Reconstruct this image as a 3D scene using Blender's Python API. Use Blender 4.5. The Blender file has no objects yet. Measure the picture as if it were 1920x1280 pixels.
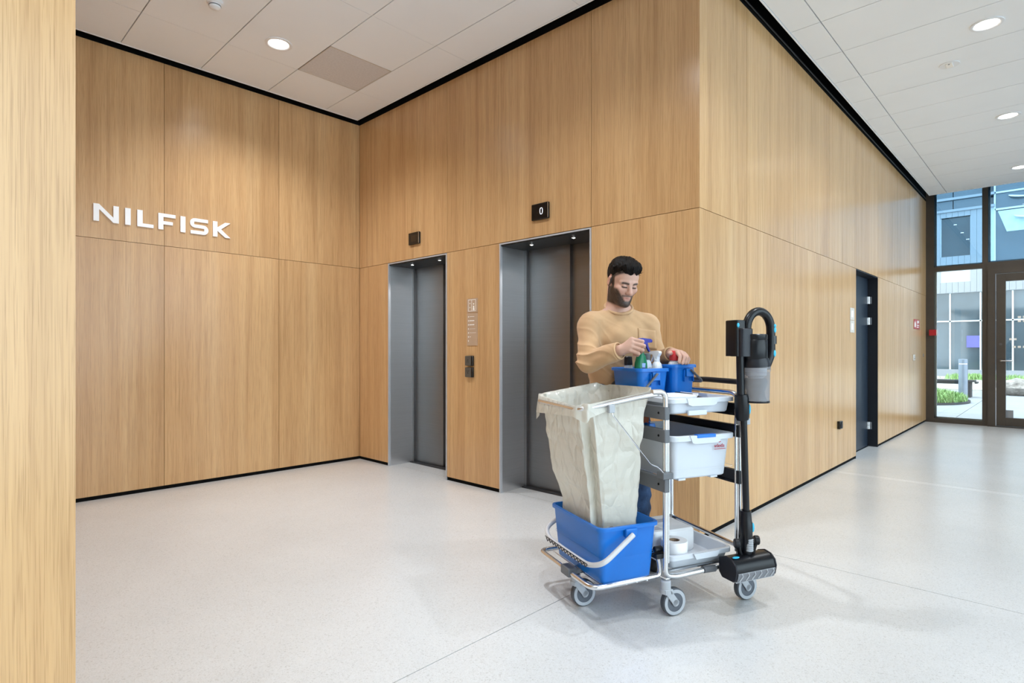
import bpy, bmesh, math, random
import numpy as np
from mathutils import Vector, Matrix

random.seed(7)
np.random.seed(7)
PI = math.pi

# ------------------------------------------------------------------ camera
SC = bpy.context.scene
COL = SC.collection
YAW = math.atan2(1032, 1080)
EYE = 1.22
cam_d = bpy.data.cameras.new('camera')
cam_d.sensor_width = 36.0
cam_d.lens = 36.0 * 1080 / 1920
cam_d.shift_y = 14.5 / 1920
cam_d.clip_start = 0.05
cam_d.clip_end = 300
cam = bpy.data.objects.new('camera', cam_d)
cam.location = (0, 0, EYE)
cam.rotation_euler = (PI / 2, 0, YAW)
COL.objects.link(cam)
SC.camera = cam

# ------------------------------------------------------------------ sky, exposure
world = bpy.data.worlds.new('overcast_sky')
world.use_nodes = True
bg = world.node_tree.nodes['Background']
bg.inputs[0].default_value = (0.79, 0.90, 1.0, 1)
SKY = 3.25
bg.inputs[1].default_value = SKY
SC.world = world
SC.view_settings.view_transform = 'Standard'
SC.view_settings.look = 'None'
SC.view_settings.exposure = 0.57
SC.view_settings.gamma = 1.0
SC.view_settings.use_curve_mapping = False
SC.cycles.use_denoising = True
SC.cycles.max_bounces = 8
SC.cycles.diffuse_bounces = 5
SC.cycles.transparent_max_bounces = 16
SC.cycles.caustics_reflective = False
SC.cycles.caustics_refractive = False
SC.cycles.sample_clamp_indirect = 2.0
SC.cycles.blur_glossy = 1.0
DOWNLIGHT_W = 104.0
LIFT_SPOT_W = 10.0

# ------------------------------------------------------------------ room dimensions
XA, YB, XC, YE = -5.66, 3.465, -1.665, 11.85   # left wall, lift wall, corridor wall, glazed end
YD = 0.27                                      # end of the near wall block
CZ = 3.72                                      # ceiling
WOODTOP, SEAM = 3.71, 2.12
XR, YR = 2.2, -4.5                             # glazed side of the hall, rear wall
TH = 0.018                                     # panel thickness

# ------------------------------------------------------------------ helpers
def srgb(r, g, b):
    f = lambda c: (c / 255 / 12.92) if c / 255 <= 0.04045 else ((c / 255 + 0.055) / 1.055) ** 2.4
    return (f(r), f(g), f(b), 1)

class MB:
    """collects shapes for one mesh"""
    def __init__(s):
        s.v = []; s.f = []
    def add(s, vs, fs):
        n = len(s.v)
        s.v += [tuple(map(float, v)) for v in vs]
        s.f += [tuple(i + n for i in f) for f in fs]
        return s
    def box(s, lo, hi):
        x0, y0, z0 = lo; x1, y1, z1 = hi
        x0, x1 = min(x0, x1), max(x0, x1); y0, y1 = min(y0, y1), max(y0, y1); z0, z1 = min(z0, z1), max(z0, z1)
        return s.add([(x0,y0,z0),(x1,y0,z0),(x1,y1,z0),(x0,y1,z0),(x0,y0,z1),(x1,y0,z1),(x1,y1,z1),(x0,y1,z1)],
                     [(3,2,1,0),(4,5,6,7),(0,1,5,4),(1,2,6,5),(2,3,7,6),(3,0,4,7)])
    def obox(s, c, size, rot):
        m = MB().box([-d / 2 for d in size], [d / 2 for d in size])
        R = rot.to_3x3() if isinstance(rot, Matrix) else rot
        return s.add([R @ Vector(v) + Vector(c) for v in m.v], m.f)
    def loft(s, rings, cap0=True, cap1=True):
        n = len(rings[0]); b = len(s.v)
        for r in rings: s.v += [tuple(map(float, p)) for p in r]
        for k in range(len(rings) - 1):
            for i in range(n):
                j = (i + 1) % n
                s.f.append((b + k*n + i, b + k*n + j, b + (k+1)*n + j, b + (k+1)*n + i))
        if cap0: s.f.append(tuple(b + i for i in reversed(range(n))))
        if cap1: s.f.append(tuple(b + (len(rings)-1)*n + i for i in range(n)))
        return s
    def tube(s, pts, r, n=10, closed=False, flat=1.0):
        P = [Vector(p) for p in pts]; m = len(P)
        rad = r if isinstance(r, (list, tuple)) else [r] * m
        T = []
        for i in range(m):
            if closed: d = P[(i+1) % m] - P[i-1]
            else: d = P[min(i+1, m-1)] - P[max(i-1, 0)]
            T.append(d.normalized())
        up = Vector((0, 0, 1)) if abs(T[0].z) < 0.9 else Vector((1, 0, 0))
        N = (up - T[0] * up.dot(T[0])).normalized()
        rings = []
        for i in range(m):
            N = (N - T[i] * N.dot(T[i])).normalized()
            B = T[i].cross(N)
            rings.append([P[i] + (N * math.cos(a) * flat + B * math.sin(a)) * rad[i] for a in [2*PI*k/n for k in range(n)]])
        if closed: rings.append(rings[0])
        return s.loft(rings, not closed, not closed)
    def lathe(s, prof, o=(0,0,0), ax=(0,0,1), n=24, caps=(True, True), arc=None):
        A = Vector(ax).normalized(); o = Vector(o)
        t = Vector((1,0,0)) if abs(A.x) < 0.8 else Vector((0,1,0))
        U = (t - A * t.dot(A)).normalized(); W = A.cross(U)
        rings = [[o + A*h + (U*math.cos(a) + W*math.sin(a))*max(r, 1e-5) for a in [2*PI*k/n for k in range(n)]] for r, h in prof]
        return s.loft(rings, *caps)
    def prism(s, poly, p, u, w, d):
        """2D polygon extruded: point = p + u*a + w*b, thickness along d"""
        p, u, w, d = map(Vector, (p, u, w, d)); n = len(poly)
        a = [p + u*x + w*y for x, y in poly]
        b = [q + d for q in a]
        fs = [tuple(reversed(range(n))), tuple(range(n, 2*n))] + [(i, (i+1) % n, n + (i+1) % n, n + i) for i in range(n)]
        return s.add(a + b, fs)
    def sphere(s, c, r, n=16, m=10):
        r = r if isinstance(r, (tuple, list)) else (r, r, r)
        rings = [[(c[0] + r[0]*math.sin(t)*math.cos(a), c[1] + r[1]*math.sin(t)*math.sin(a), c[2] - r[2]*math.cos(t)) for a in [2*PI*k/n for k in range(n)]]
                 for t in [max(0.02, min(PI - 0.02, PI*i/m)) for i in range(m+1)]]
        return s.loft(rings)
    def mesh(s, name, mat, smooth=35):
        me = bpy.data.meshes.new(name)
        me.from_pydata(s.v, [], s.f)
        if mat: me.materials.append(mat)
        bm = bmesh.new(); bm.from_mesh(me)
        bmesh.ops.recalc_face_normals(bm, faces=bm.faces)
        bm.to_mesh(me); bm.free()
        if smooth is not None:
            me.shade_smooth()
            me.set_sharp_from_angle(angle=math.radians(smooth))
        return me
    def build(s, name, mat, parent=None, off=None, smooth=35, bevel=0, label=None):
        o = bpy.data.objects.new(name, s.mesh(name, mat, smooth))
        COL.objects.link(o)
        if parent is not None:
            o.parent = parent
        if off is not None: o.location = off
        if bevel:
            b = o.modifiers.new('edge', 'BEVEL'); b.width = bevel; b.segments = 2; b.limit_method = 'ANGLE'
            b.angle_limit = math.radians(40)
        if label: o['label'] = label
        return o

def fillet(pts, r, n=5):
    P = [Vector(p) for p in pts]; out = [P[0]]
    rr = r if isinstance(r, (list, tuple)) else [r] * len(P)
    for i in range(1, len(P) - 1):
        a, b, c = P[i-1], P[i], P[i+1]
        d1 = (a - b); d2 = (c - b)
        q = min(rr[i], d1.length * 0.49, d2.length * 0.49)
        p0 = b + d1.normalized() * q; p2 = b + d2.normalized() * q
        for k in range(n + 1):
            t = k / n
            out.append(p0*(1-t)**2 + b*2*t*(1-t) + p2*t*t)
    out.append(P[-1])
    return out

def rrect(x0, x1, y0, y1, r, z, n=5):
    """rounded rectangle ring at height z (z may be a function of x, y)"""
    out = []
    for cx, cy, a0 in ((x1-r, y1-r, 0), (x0+r, y1-r, PI/2), (x0+r, y0+r, PI), (x1-r, y0+r, 1.5*PI)):
        for k in range(n + 1):
            a = a0 + PI/2*k/n
            x, y = cx + r*math.cos(a), cy + r*math.sin(a)
            out.append((x, y, z(x, y) if callable(z) else z))
    return out

def tag(o, label=None, cat=None, group=None, kind=None):
    if label: o['label'] = label
    if cat: o['category'] = cat
    if group: o['group'] = group
    if kind: o['kind'] = kind
    return o

def thing(name, label, cat, loc=(0,0,0), rz=0.0, group=None):
    o = bpy.data.objects.new(name, None)
    o.empty_display_size = 0.1
    COL.objects.link(o)
    o.location = loc; o.rotation_euler = (0, 0, rz)
    return tag(o, label, cat, group)

def struct(name, mb, mat, smooth=35):
    return tag(mb.build(name, mat, smooth=smooth), kind='structure')

def copy_tree(o, parent=None):
    c = o.copy(); COL.objects.link(c); c.parent = parent
    for ch in list(o.children): copy_tree(ch, c)
    return c

def text_mb(txt, size, p, u, w, d, align='LEFT'):
    """letters as a flat prism: p origin, u writing direction, w up, d thickness vector"""
    cu = bpy.data.curves.new('lettering', 'FONT'); cu.body = txt; cu.size = size; cu.extrude = 0.5; cu.align_x = align
    cu.resolution_u = 4
    o = bpy.data.objects.new('lettering', cu); COL.objects.link(o)
    dg = bpy.context.evaluated_depsgraph_get()
    me = bpy.data.meshes.new_from_object(o.evaluated_get(dg))
    p, u, w, d = map(Vector, (p, u, w, d))
    mb = MB().add([p + u*v.co.x + w*v.co.y + d*(v.co.z + 0.5) for v in me.vertices], [tuple(f.vertices) for f in me.polygons])
    bpy.data.objects.remove(o); bpy.data.meshes.remove(me); bpy.data.curves.remove(cu)
    return mb

# ------------------------------------------------------------------ materials
class NT:
    def __init__(s, name):
        s.m = bpy.data.materials.new(name); s.m.use_nodes = True
        s.t = s.m.node_tree; s.n = s.t.nodes; s.l = s.t.links
        s.b = s.n['Principled BSDF']; s.out = s.n['Material Output']
    def new(s, typ, **kw):
        n = s.n.new(typ)
        for k, v in kw.items(): setattr(n, k, v)
        return n
    def link(s, a, b): s.l.new(a, b)
    def set(s, **kw):
        for k, v in kw.items():
            s.b.inputs[k.replace('_', ' ')].default_value = v
    def coords(s, scale=(1,1,1), rnd=0.0, kind='Object'):
        tc = s.new('ShaderNodeTexCoord'); mp = s.new('ShaderNodeMapping')
        mp.inputs['Scale'].default_value = scale
        s.link(tc.outputs[kind], mp.inputs['Vector'])
        return mp.outputs[0]
    def noise(s, vec, scale=5, detail=3, rough=0.55, dist=0.0, w=None):
        n = s.new('ShaderNodeTexNoise'); 
        if w is not None:
            n.noise_dimensions = '4D'; s.link(w, n.inputs['W'])
        n.inputs['Scale'].default_value = scale; n.inputs['Detail'].default_value = detail
        n.inputs['Roughness'].default_value = rough; n.inputs['Distortion'].default_value = dist
        if vec is not None: s.link(vec, n.inputs['Vector'])
        return n.outputs[0]
    def ramp(s, fac, stops):
        r = s.new('ShaderNodeValToRGB'); e = r.color_ramp.elements
        while len(e) < len(stops): e.new(0.5)
        for el, (p, c) in zip(e, stops): el.position = p; el.color = c
        s.link(fac, r.inputs[0]); return r.outputs[0]
    def mix(s, fac, a, b, mode='MIX'):
        m = s.new('ShaderNodeMix', data_type='RGBA', blend_type=mode)
        for i, v in ((0, fac), (6, a), (7, b)):
            if hasattr(v, 'is_linked') or hasattr(v, 'links'): s.link(v, m.inputs[i])
            else: m.inputs[i].default_value = v
        return m.outputs[2]
    def bump(s, h, strength=0.1, dist=0.01):
        b = s.new('ShaderNodeBump'); b.inputs['Strength'].default_value = strength; b.inputs['Distance'].default_value = dist
        s.link(h, b.inputs['Height']); s.link(b.outputs[0], s.b.inputs['Normal'])

def plain(name, col, rough=0.5, metal=0.0, var=0.06, scale=6.0, bump=0.0, bscale=200, spec=0.5, coat=0.0, emit=None, estr=0.0):
    """one-colour material with a little procedural unevenness"""
    t = NT(name)
    if len(col) == 3: col = (*col, 1)
    n = t.noise(t.coords(), scale, 2)
    a = tuple(c * (1 - var) for c in col[:3]) + (1,); b = tuple(min(1, c * (1 + var)) for c in col[:3]) + (1,)
    t.link(t.ramp(n, [(0.3, a), (0.7, b)]), t.b.inputs['Base Color'])
    t.set(Roughness=rough, Metallic=metal)
    t.b.inputs['Specular IOR Level'].default_value = spec
    if coat: t.b.inputs['Coat Weight'].default_value = coat; t.b.inputs['Coat Roughness'].default_value = 0.12
    if bump: t.bump(t.noise(t.coords(), bscale, 2), bump, 0.002)
    if emit:
        t.b.inputs['Emission Color'].default_value = (*emit[:3], 1); t.b.inputs['Emission Strength'].default_value = estr
    return t.m

def wood_mat():
    t = NT('oak_veneer')
    oi = t.new('ShaderNodeObjectInfo')
    mul = t.new('ShaderNodeMath', operation='MULTIPLY'); mul.inputs[1].default_value = 37.0
    t.link(oi.outputs['Random'], mul.inputs[0]); w = mul.outputs[0]
    broad = t.noise(t.coords((7, 7, 0.16)), 1.0, 2, 0.5, 0.25, w)
    cath = t.noise(t.coords((16, 16, 0.55)), 1.0, 3, 0.6, 0.9, w)
    fine = t.noise(t.coords((150, 150, 1.6)), 1.0, 3, 0.65, 0.2, w)
    pore = t.noise(t.coords((420, 420, 6.0)), 1.0, 2, 0.6, 0.0, w)
    base = t.ramp(broad, [(0.25, srgb(194, 152, 107)), (0.5, srgb(206, 165, 118)), (0.75, srgb(215, 177, 131))])
    c1 = t.ramp(cath, [(0.3, (0.84, 0.81, 0.77, 1)), (0.48, (0.98, 0.98, 0.97, 1)), (0.7, (1.04, 1.04, 1.03, 1))])
    c2 = t.ramp(fine, [(0.3, (0.84, 0.81, 0.77, 1)), (0.52, (1, 1, 1, 1)), (0.75, (1.05, 1.05, 1.04, 1))])
    c3 = t.ramp(pore, [(0.34, (0.74, 0.70, 0.65, 1)), (0.47, (1, 1, 1, 1))])
    x = t.mix(1.0, base, c1, 'MULTIPLY'); x = t.mix(0.9, x, c2, 'MULTIPLY'); x = t.mix(0.8, x, c3, 'MULTIPLY')
    tint = t.new('ShaderNodeMapRange'); tint.inputs[3].default_value = 0.94; tint.inputs[4].default_value = 1.05
    t.link(oi.outputs['Random'], tint.inputs[0])
    hsv = t.new('ShaderNodeHueSaturation'); t.link(tint.outputs[0], hsv.inputs['Value']); t.link(x, hsv.inputs['Color'])
    t.link(hsv.outputs[0], t.b.inputs['Base Color'])
    rr = t.new('ShaderNodeMapRange'); rr.inputs[3].default_value = 0.19; rr.inputs[4].default_value = 0.27
    t.link(fine, rr.inputs[0]); t.link(rr.outputs[0], t.b.inputs['Roughness'])
    t.b.inputs['Specular IOR Level'].default_value = 0.45
    t.bump(fine, 0.04, 0.002)
    return t.m

def terrazzo_mat(name, base):
    t = NT(name)
    v = t.coords((1, 1, 1))
    cl = t.noise(v, 1.3, 4, 0.6)
    c = t.ramp(cl, [(0.3, tuple(x*0.95 for x in base[:3]) + (1,)), (0.7, tuple(min(1, x*1.03) for x in base[:3]) + (1,))])
    vo = t.new('ShaderNodeTexVoronoi'); vo.inputs['Scale'].default_value = 170; t.link(v, vo.inputs['Vector'])
    sp = t.ramp(vo.outputs['Color'], [(0.10, (0.62, 0.60, 0.58, 1)), (0.22, (0.93, 0.92, 0.91, 1)), (0.75, (1, 1, 1, 1)), (0.95, (1.06, 1.06, 1.06, 1))])
    vo2 = t.new('ShaderNodeTexVoronoi'); vo2.inputs['Scale'].default_value = 420; t.link(v, vo2.inputs['Vector'])
    sp2 = t.ramp(vo2.outputs['Color'], [(0.12, (0.72, 0.70, 0.68, 1)), (0.25, (0.96, 0.96, 0.95, 1)), (0.9, (1.03, 1.03, 1.03, 1))])
    x = t.mix(0.42, c, sp, 'MULTIPLY'); x = t.mix(0.7, x, sp2, 'MULTIPLY')
    t.link(x, t.b.inputs['Base Color'])
    t.set(Roughness=0.25)
    t.b.inputs['Specular IOR Level'].default_value = 0.5
    return t.m

def steel_mat(name, col, rough, aniso=0.7, horizontal=True):
    t = NT(name)
    sc = (1.5, 1.5, 260) if horizontal else (260, 260, 1.5)
    n = t.noise(t.coords(sc), 1.0, 2, 0.6)
    cl = t.noise(t.coords((3, 3, 2)), 1.0, 3, 0.6)
    c = t.ramp(n, [(0.3, tuple(x*0.965 for x in col[:3]) + (1,)), (0.7, tuple(min(1, x*1.035) for x in col[:3]) + (1,))])
    t.link(c, t.b.inputs['Base Color'])
    t.set(Roughness=rough)
    t.set(Metallic=1.0)
    t.b.inputs['Anisotropic'].default_value = aniso
    tg = t.new('ShaderNodeTangent'); tg.direction_type = 'RADIAL'; tg.axis = 'Z'
    t.link(tg.outputs[0], t.b.inputs['Tangent'])
    return t.m

def glass_mat(name, tint=(0.93, 0.97, 0.97), refl=1.0, ior=1.45):
    t = NT(name)
    t.n.remove(t.b)
    tr = t.new('ShaderNodeBsdfTransparent'); tr.inputs[0].default_value = (*tint, 1)
    gl = t.new('ShaderNodeBsdfGlossy'); gl.inputs['Roughness'].default_value = 0.0
    gl.inputs[0].default_value = (refl, refl, refl, 1)
    fr = t.new('ShaderNodeFresnel'); fr.inputs[0].default_value = ior
    mx = t.new('ShaderNodeMixShader')
    t.link(fr.outputs[0], mx.inputs[0]); t.link(tr.outputs[0], mx.inputs[1]); t.link(gl.outputs[0], mx.inputs[2])
    t.link(mx.outputs[0], t.out.inputs[0])
    return t.m

def film_mat(name, col, transl=0.4, transp=0.15, rough=0.28, bump=0.0):
    """thin plastic: part opaque gloss, part translucent, part see-through"""
    t = NT(name)
    t.set(Base_Color=(*col, 1), Roughness=rough)
    if bump:
        warp = t.new('ShaderNodeTexNoise'); warp.inputs['Scale'].default_value = 7; warp.inputs['Detail'].default_value = 3
        co = t.coords((1, 1, 0.55)); t.link(co, warp.inputs['Vector'])
        ad = t.new('ShaderNodeVectorMath', operation='MULTIPLY_ADD'); ad.inputs[1].default_value = (0.14, 0.14, 0.14)
        t.link(warp.outputs['Color'], ad.inputs[0]); t.link(co, ad.inputs[2])
        vo = t.new('ShaderNodeTexVoronoi', feature='DISTANCE_TO_EDGE'); vo.inputs['Scale'].default_value = 13
        t.link(ad.outputs[0], vo.inputs['Vector'])
        crease = t.ramp(vo.outputs['Distance'], [(0.0, (0, 0, 0, 1)), (0.22, (1, 1, 1, 1))])
        n = t.noise(ad.outputs[0], 34, 3, 0.6)
        t.bump(t.mix(0.35, crease, n), bump, 0.02)
    tl = t.new('ShaderNodeBsdfTranslucent'); tl.inputs[0].default_value = (*col, 1)
    tp = t.new('ShaderNodeBsdfTransparent'); tp.inputs[0].default_value = (*[min(1, c*1.08) for c in col], 1)
    m1 = t.new('ShaderNodeMixShader'); m1.inputs[0].default_value = transl
    m2 = t.new('ShaderNodeMixShader'); m2.inputs[0].default_value = transp
    t.link(t.b.outputs[0], m1.inputs[1]); t.link(tl.outputs[0], m1.inputs[2])
    t.link(m1.outputs[0], m2.inputs[1]); t.link(tp.outputs[0], m2.inputs[2])
    t.link(m2.outputs[0], t.out.inputs[0])
    return t.m

M = {}
M['wood'] = wood_mat()
M['backing'] = plain('dark_backing', srgb(52, 38, 24), 0.9, spec=0.1)
M['black'] = plain('matt_black', (0.004, 0.004, 0.004), 0.8, spec=0.1)
M['trimline'] = plain('black_profile', (0.02, 0.02, 0.02), 0.4)
M['ceiling'] = plain('ceiling_board', srgb(246, 249, 252), 0.9, var=0.015, scale=2, bump=0.15, bscale=260, spec=0.2)
M['joint'] = plain('ceiling_joint', srgb(62, 56, 54), 0.9)
M['vent'] = plain('perforated_grey', srgb(216, 214, 214), 0.6, var=0.05, scale=60)
M['white'] = plain('white_plastic', srgb(238, 239, 241), 0.4, var=0.02)
M['floor'] = terrazzo_mat('terrazzo', srgb(217, 218, 219))
M['floor_light'] = terrazzo_mat('terrazzo_light', srgb(227, 228, 229))
M['groove'] = plain('floor_joint', srgb(128, 122, 118), 0.7)
M['steel'] = steel_mat('brushed_steel', (0.74, 0.75, 0.77), 0.36)
M['steel_dark'] = steel_mat('dark_brushed_steel', (0.24, 0.24, 0.245), 0.34)
M['steel_edge'] = plain('steel_edge', srgb(196, 199, 204), 0.45, 0.35)
M['soffit'] = plain('dark_soffit', srgb(52, 56, 58), 0.45, 0.6)
M['sill'] = plain('dark_sill', srgb(66, 66, 68), 0.45, 0.7)
M['gloss_black'] = plain('gloss_black', (0.006, 0.006, 0.007), 0.12)
M['glow'] = plain('lamp_diffuser', (1, 1, 1), 0.5, emit=(1.0, 0.97, 0.93), estr=7.0)
M['glow_small'] = plain('spot_lens', (1, 1, 1), 0.5, emit=(1.0, 0.99, 0.97), estr=9.0)
M['digit'] = plain('display_digit', (0.9, 0.9, 1), 0.5, emit=(0.85, 0.88, 1), estr=0.9)
M['display'] = plain('display_off', srgb(46, 32, 20), 0.4)
M['plate'] = plain('beige_plate', srgb(186, 158, 132), 0.5, var=0.02)
M['plate_light'] = plain('light_grey_plate', srgb(205, 196, 186), 0.5, var=0.02)
M['print_white'] = plain('white_print', srgb(250, 246, 240), 0.5, var=0.01)
M['button'] = plain('grey_button', srgb(92, 90, 86), 0.4, 0.3)
M['sign_white'] = plain('white_letter', srgb(250, 250, 252), 0.35, var=0.01)
M['navy'] = plain('navy_paint', srgb(30, 42, 56), 0.35, var=0.04)
M['navy_dark'] = plain('dark_navy_paint', srgb(15, 20, 30), 0.5, var=0.03)
M['chrome'] = plain('chrome', (0.72, 0.73, 0.75), 0.16, 1.0, var=0.02)
M['alu'] = plain('satin_aluminium', (0.75, 0.76, 0.77), 0.26, 1.0, var=0.03)
M['bronze'] = plain('bronze_frame', srgb(78, 70, 62), 0.45, 0.2)
M['red'] = plain('red_plate', srgb(178, 32, 40), 0.4)
M['red_cap'] = plain('red_plastic', srgb(206, 48, 50), 0.35)
M['blue'] = plain('blue_plastic', srgb(4, 108, 198), 0.32, var=0.03)
M['blue_dark'] = plain('deep_blue_plastic', srgb(34, 36, 150), 0.3)
M['blue_clip'] = plain('bright_blue_plastic', srgb(28, 118, 222), 0.35)
M['greyplast'] = plain('grey_plastic', srgb(100, 102, 106), 0.5)
M['greylight'] = plain('light_grey_plastic', srgb(176, 180, 186), 0.42)
M['handlegrey'] = plain('bucket_handle_grey', srgb(206, 206, 208), 0.42)
M['tyre'] = plain('dark_rubber', srgb(74, 78, 84), 0.6)
M['hub'] = plain('wheel_hub', srgb(88, 93, 102), 0.5)
M['boxwhite'] = plain('white_bin_plastic', srgb(212, 217, 225), 0.4, var=0.015)
M['vac'] = plain('vacuum_black', srgb(13, 14, 19), 0.32, var=0.1, spec=0.35)
M['vac_grey'] = plain('vacuum_dark_grey', srgb(30, 31, 38), 0.38, spec=0.35)
M['cyan'] = plain('cyan_button', srgb(52, 186, 226), 0.4)
M['grip'] = plain('black_grip', srgb(20, 22, 28), 0.45, spec=0.4)
M['bin'] = film_mat('smoky_clear_plastic', (0.72, 0.72, 0.74), 0.06, 0.74, 0.08)
M['clearwin'] = film_mat('clear_plastic', (0.42, 0.43, 0.46), 0.05, 0.5, 0.1)
M['dust'] = plain('bin_filter_grey', srgb(46, 45, 50), 0.8, var=0.5, scale=60)
M['bag'] = film_mat('milky_bag_film', (0.77, 0.75, 0.675), 0.26, 0.12, 0.17, 0.38)
M['green'] = film_mat('green_bottle', (0.02, 0.27, 0.13), 0.2, 0.2, 0.12)
M['bottle_white'] = plain('white_bottle', srgb(236, 238, 242), 0.35)
M['bottle_grey'] = plain('pale_grey_bottle', srgb(206, 212, 222), 0.3)
M['label_blue'] = plain('blue_label', srgb(150, 180, 232), 0.5)
M['label_navy'] = plain('navy_label', srgb(30, 48, 130), 0.5)
M['paper'] = plain('white_tissue', srgb(244, 243, 244), 0.85, var=0.02)
M['card'] = plain('cardboard_core', srgb(158, 134, 112), 0.85)
M['cloth_white'] = plain('white_cloth', srgb(226, 228, 232), 0.85, bump=0.2)
M['rust'] = plain('rust_brown', srgb(150, 72, 34), 0.7, var=0.15)
M['print_grey'] = plain('grey_print', srgb(190, 188, 196), 0.7)
M['logo_red'] = plain('logo_red', srgb(178, 36, 60), 0.5)
M['glass'] = glass_mat('window_glass')
M['glass_blue'] = glass_mat('tinted_glass', (0.62, 0.79, 0.90))
M['glass_far'] = plain('far_glazing', srgb(70, 84, 92), 0.06, 0.0, var=0.25, scale=0.6, spec=0.9)
M['glass_far2'] = plain('far_dark_glazing', srgb(46, 58, 62), 0.08, 0.0, var=0.3, scale=0.5, spec=0.7)
M['clad'] = plain('white_cladding', srgb(150, 153, 156), 0.6, var=0.02)
M['clad_joint'] = plain('cladding_joint', srgb(190, 198, 206), 0.7)
M['louvre'] = plain('grey_louvre', srgb(150, 154, 158), 0.6)
M['mullion'] = plain('pale_mullion', srgb(206, 212, 214), 0.5)
M['paving'] = plain('pale_paving', srgb(152, 154, 156), 0.8, var=0.05, scale=3)
M['terrace'] = plain('pale_bounce_terrace', srgb(216, 220, 224), 0.8, var=0.04, scale=2)  # kept paler than the paving to bounce daylight indoors
M['paving_joint'] = plain('paving_joint', srgb(104, 108, 112), 0.9)
M['grass'] = plain('grass_blade', srgb(138, 172, 104), 0.7, var=0.3, scale=9)
M['soil'] = plain('dark_soil', srgb(74, 60, 46), 0.95, var=0.3)
M['gravel'] = plain('gravel', srgb(186, 180, 170), 0.95, var=0.2, scale=30)
M['bollard'] = plain('bollard_grey', srgb(132, 142, 156), 0.4, 0.3)
M['bench'] = plain('charcoal_wood', srgb(50, 52, 56), 0.7)
M['screen'] = plain('lit_screen', (0.03, 0.03, 0.12), 0.4, emit=(0.22, 0.25, 0.95), estr=0.6)
M['pale_disc'] = plain('pale_ceiling_disc', srgb(198, 212, 206), 0.7)
def stone_mat():
    t = NT('boulder_stone')
    n = t.noise(t.coords(), 7, 6, 0.7); v = t.noise(t.coords((1, 1, 3)), 3, 3)
    c = t.ramp(n, [(0.3, srgb(104, 98, 92)), (0.5, srgb(152, 144, 136)), (0.7, srgb(184, 176, 170))])
    t.link(c, t.b.inputs['Base Color']); t.set(Roughness=0.9); t.bump(n, 0.6, 0.03)
    return t.m
M['stone'] = stone_mat()
# ================================================================== THE SETTING
# ---- floor: terrazzo slabs on a dark bed
fl = struct('floor', MB().box((-6.2, YR - 0.2, -0.12), (XR + 0.1, YE + 0.1, -0.004)), M['groove'])
g = 0.0022
def slab(x0, x1, y0, y1, m):
    MB().box((x0 + g, y0 + g, -0.03), (x1 - g, y1 - g, 0.0)).build('floor_slab', M[m], fl)
slab(-6.2, -1.77, YR, 3.55, 'floor'); slab(-6.2, -1.77, 3.55, 4.3, 'floor')
slab(-1.77, XR, YR, 3.55, 'floor'); slab(-1.77, XR, 3.55, 6.33, 'floor')
slab(-1.77, XR, 6.33, 6.45, 'floor_light'); slab(-1.77, XR, 6.45, YE + 0.1, 'floor')

# ---- ceiling: boards on a 0.6 m grid
ceil = struct('ceiling', MB().box((-6.2, YR - 0.2, CZ + 0.30), (XR + 0.3, YE + 0.3, CZ + 0.42)), M['black'])
ce = MB()
EDGE_A, EDGE_B, EDGE_C, EDGE_E = -5.56, 3.374, -1.557, 11.46
def in_view(x, y):
    f = -math.sin(YAW)*x + math.cos(YAW)*y; l = math.cos(YAW)*x + math.sin(YAW)*y
    if f < 0.3: return False
    px = 960 + 1080*l/f; py = 654.5 - 1080*(CZ - EYE)/f
    return -60 < px < 1980 and -60 < py < 1280
GX = [EDGE_A, -4.945, -3.742, -2.539, -1.336]; GXH = [EDGE_C, -1.336, -0.13, 1.075, XR - 0.25]
GY = [0.588 + 0.6035*k for k in range(-11, 19)]
VENT = (-4.945, -4.365, 2.398, 3.004)
holes = []
def tile(x0, x1, y0, y1, gx, gy):
    if x1 - x0 < 0.03 or y1 - y0 < 0.03: return
    seen = any(in_view(x, y) for x in (x0, (x0+x1)/2, x1) for y in (y0, (y0+y1)/2, y1))
    m = MB().box((x0 + gx, y0 + gy, CZ), (x1 - gx, y1 - gy, CZ + 0.02))
    if seen: m.build('ceiling_board', M['ceiling'], ceil)
    else: rest.add(m.v, m.f)
rest = MB()
def rows(lo, hi): 
    r = [lo] + [y for y in GY if lo + 0.05 < y < hi - 0.05] + [hi]
    return list(zip(r[:-1], r[1:]))
# lobby
for y0, y1 in rows(YD + 0.1, EDGE_B):
    for x0, x1 in zip(GX[:-1], GX[1:]):
        if abs(x0 - VENT[0]) < 0.01 and abs(y0 - VENT[2]) < 0.02:
            tile(VENT[1], x1, y0, y1, 0.0012, 0.0035); continue
        tile(x0, x1, y0, y1, 0.0018, 0.0038)
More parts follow.
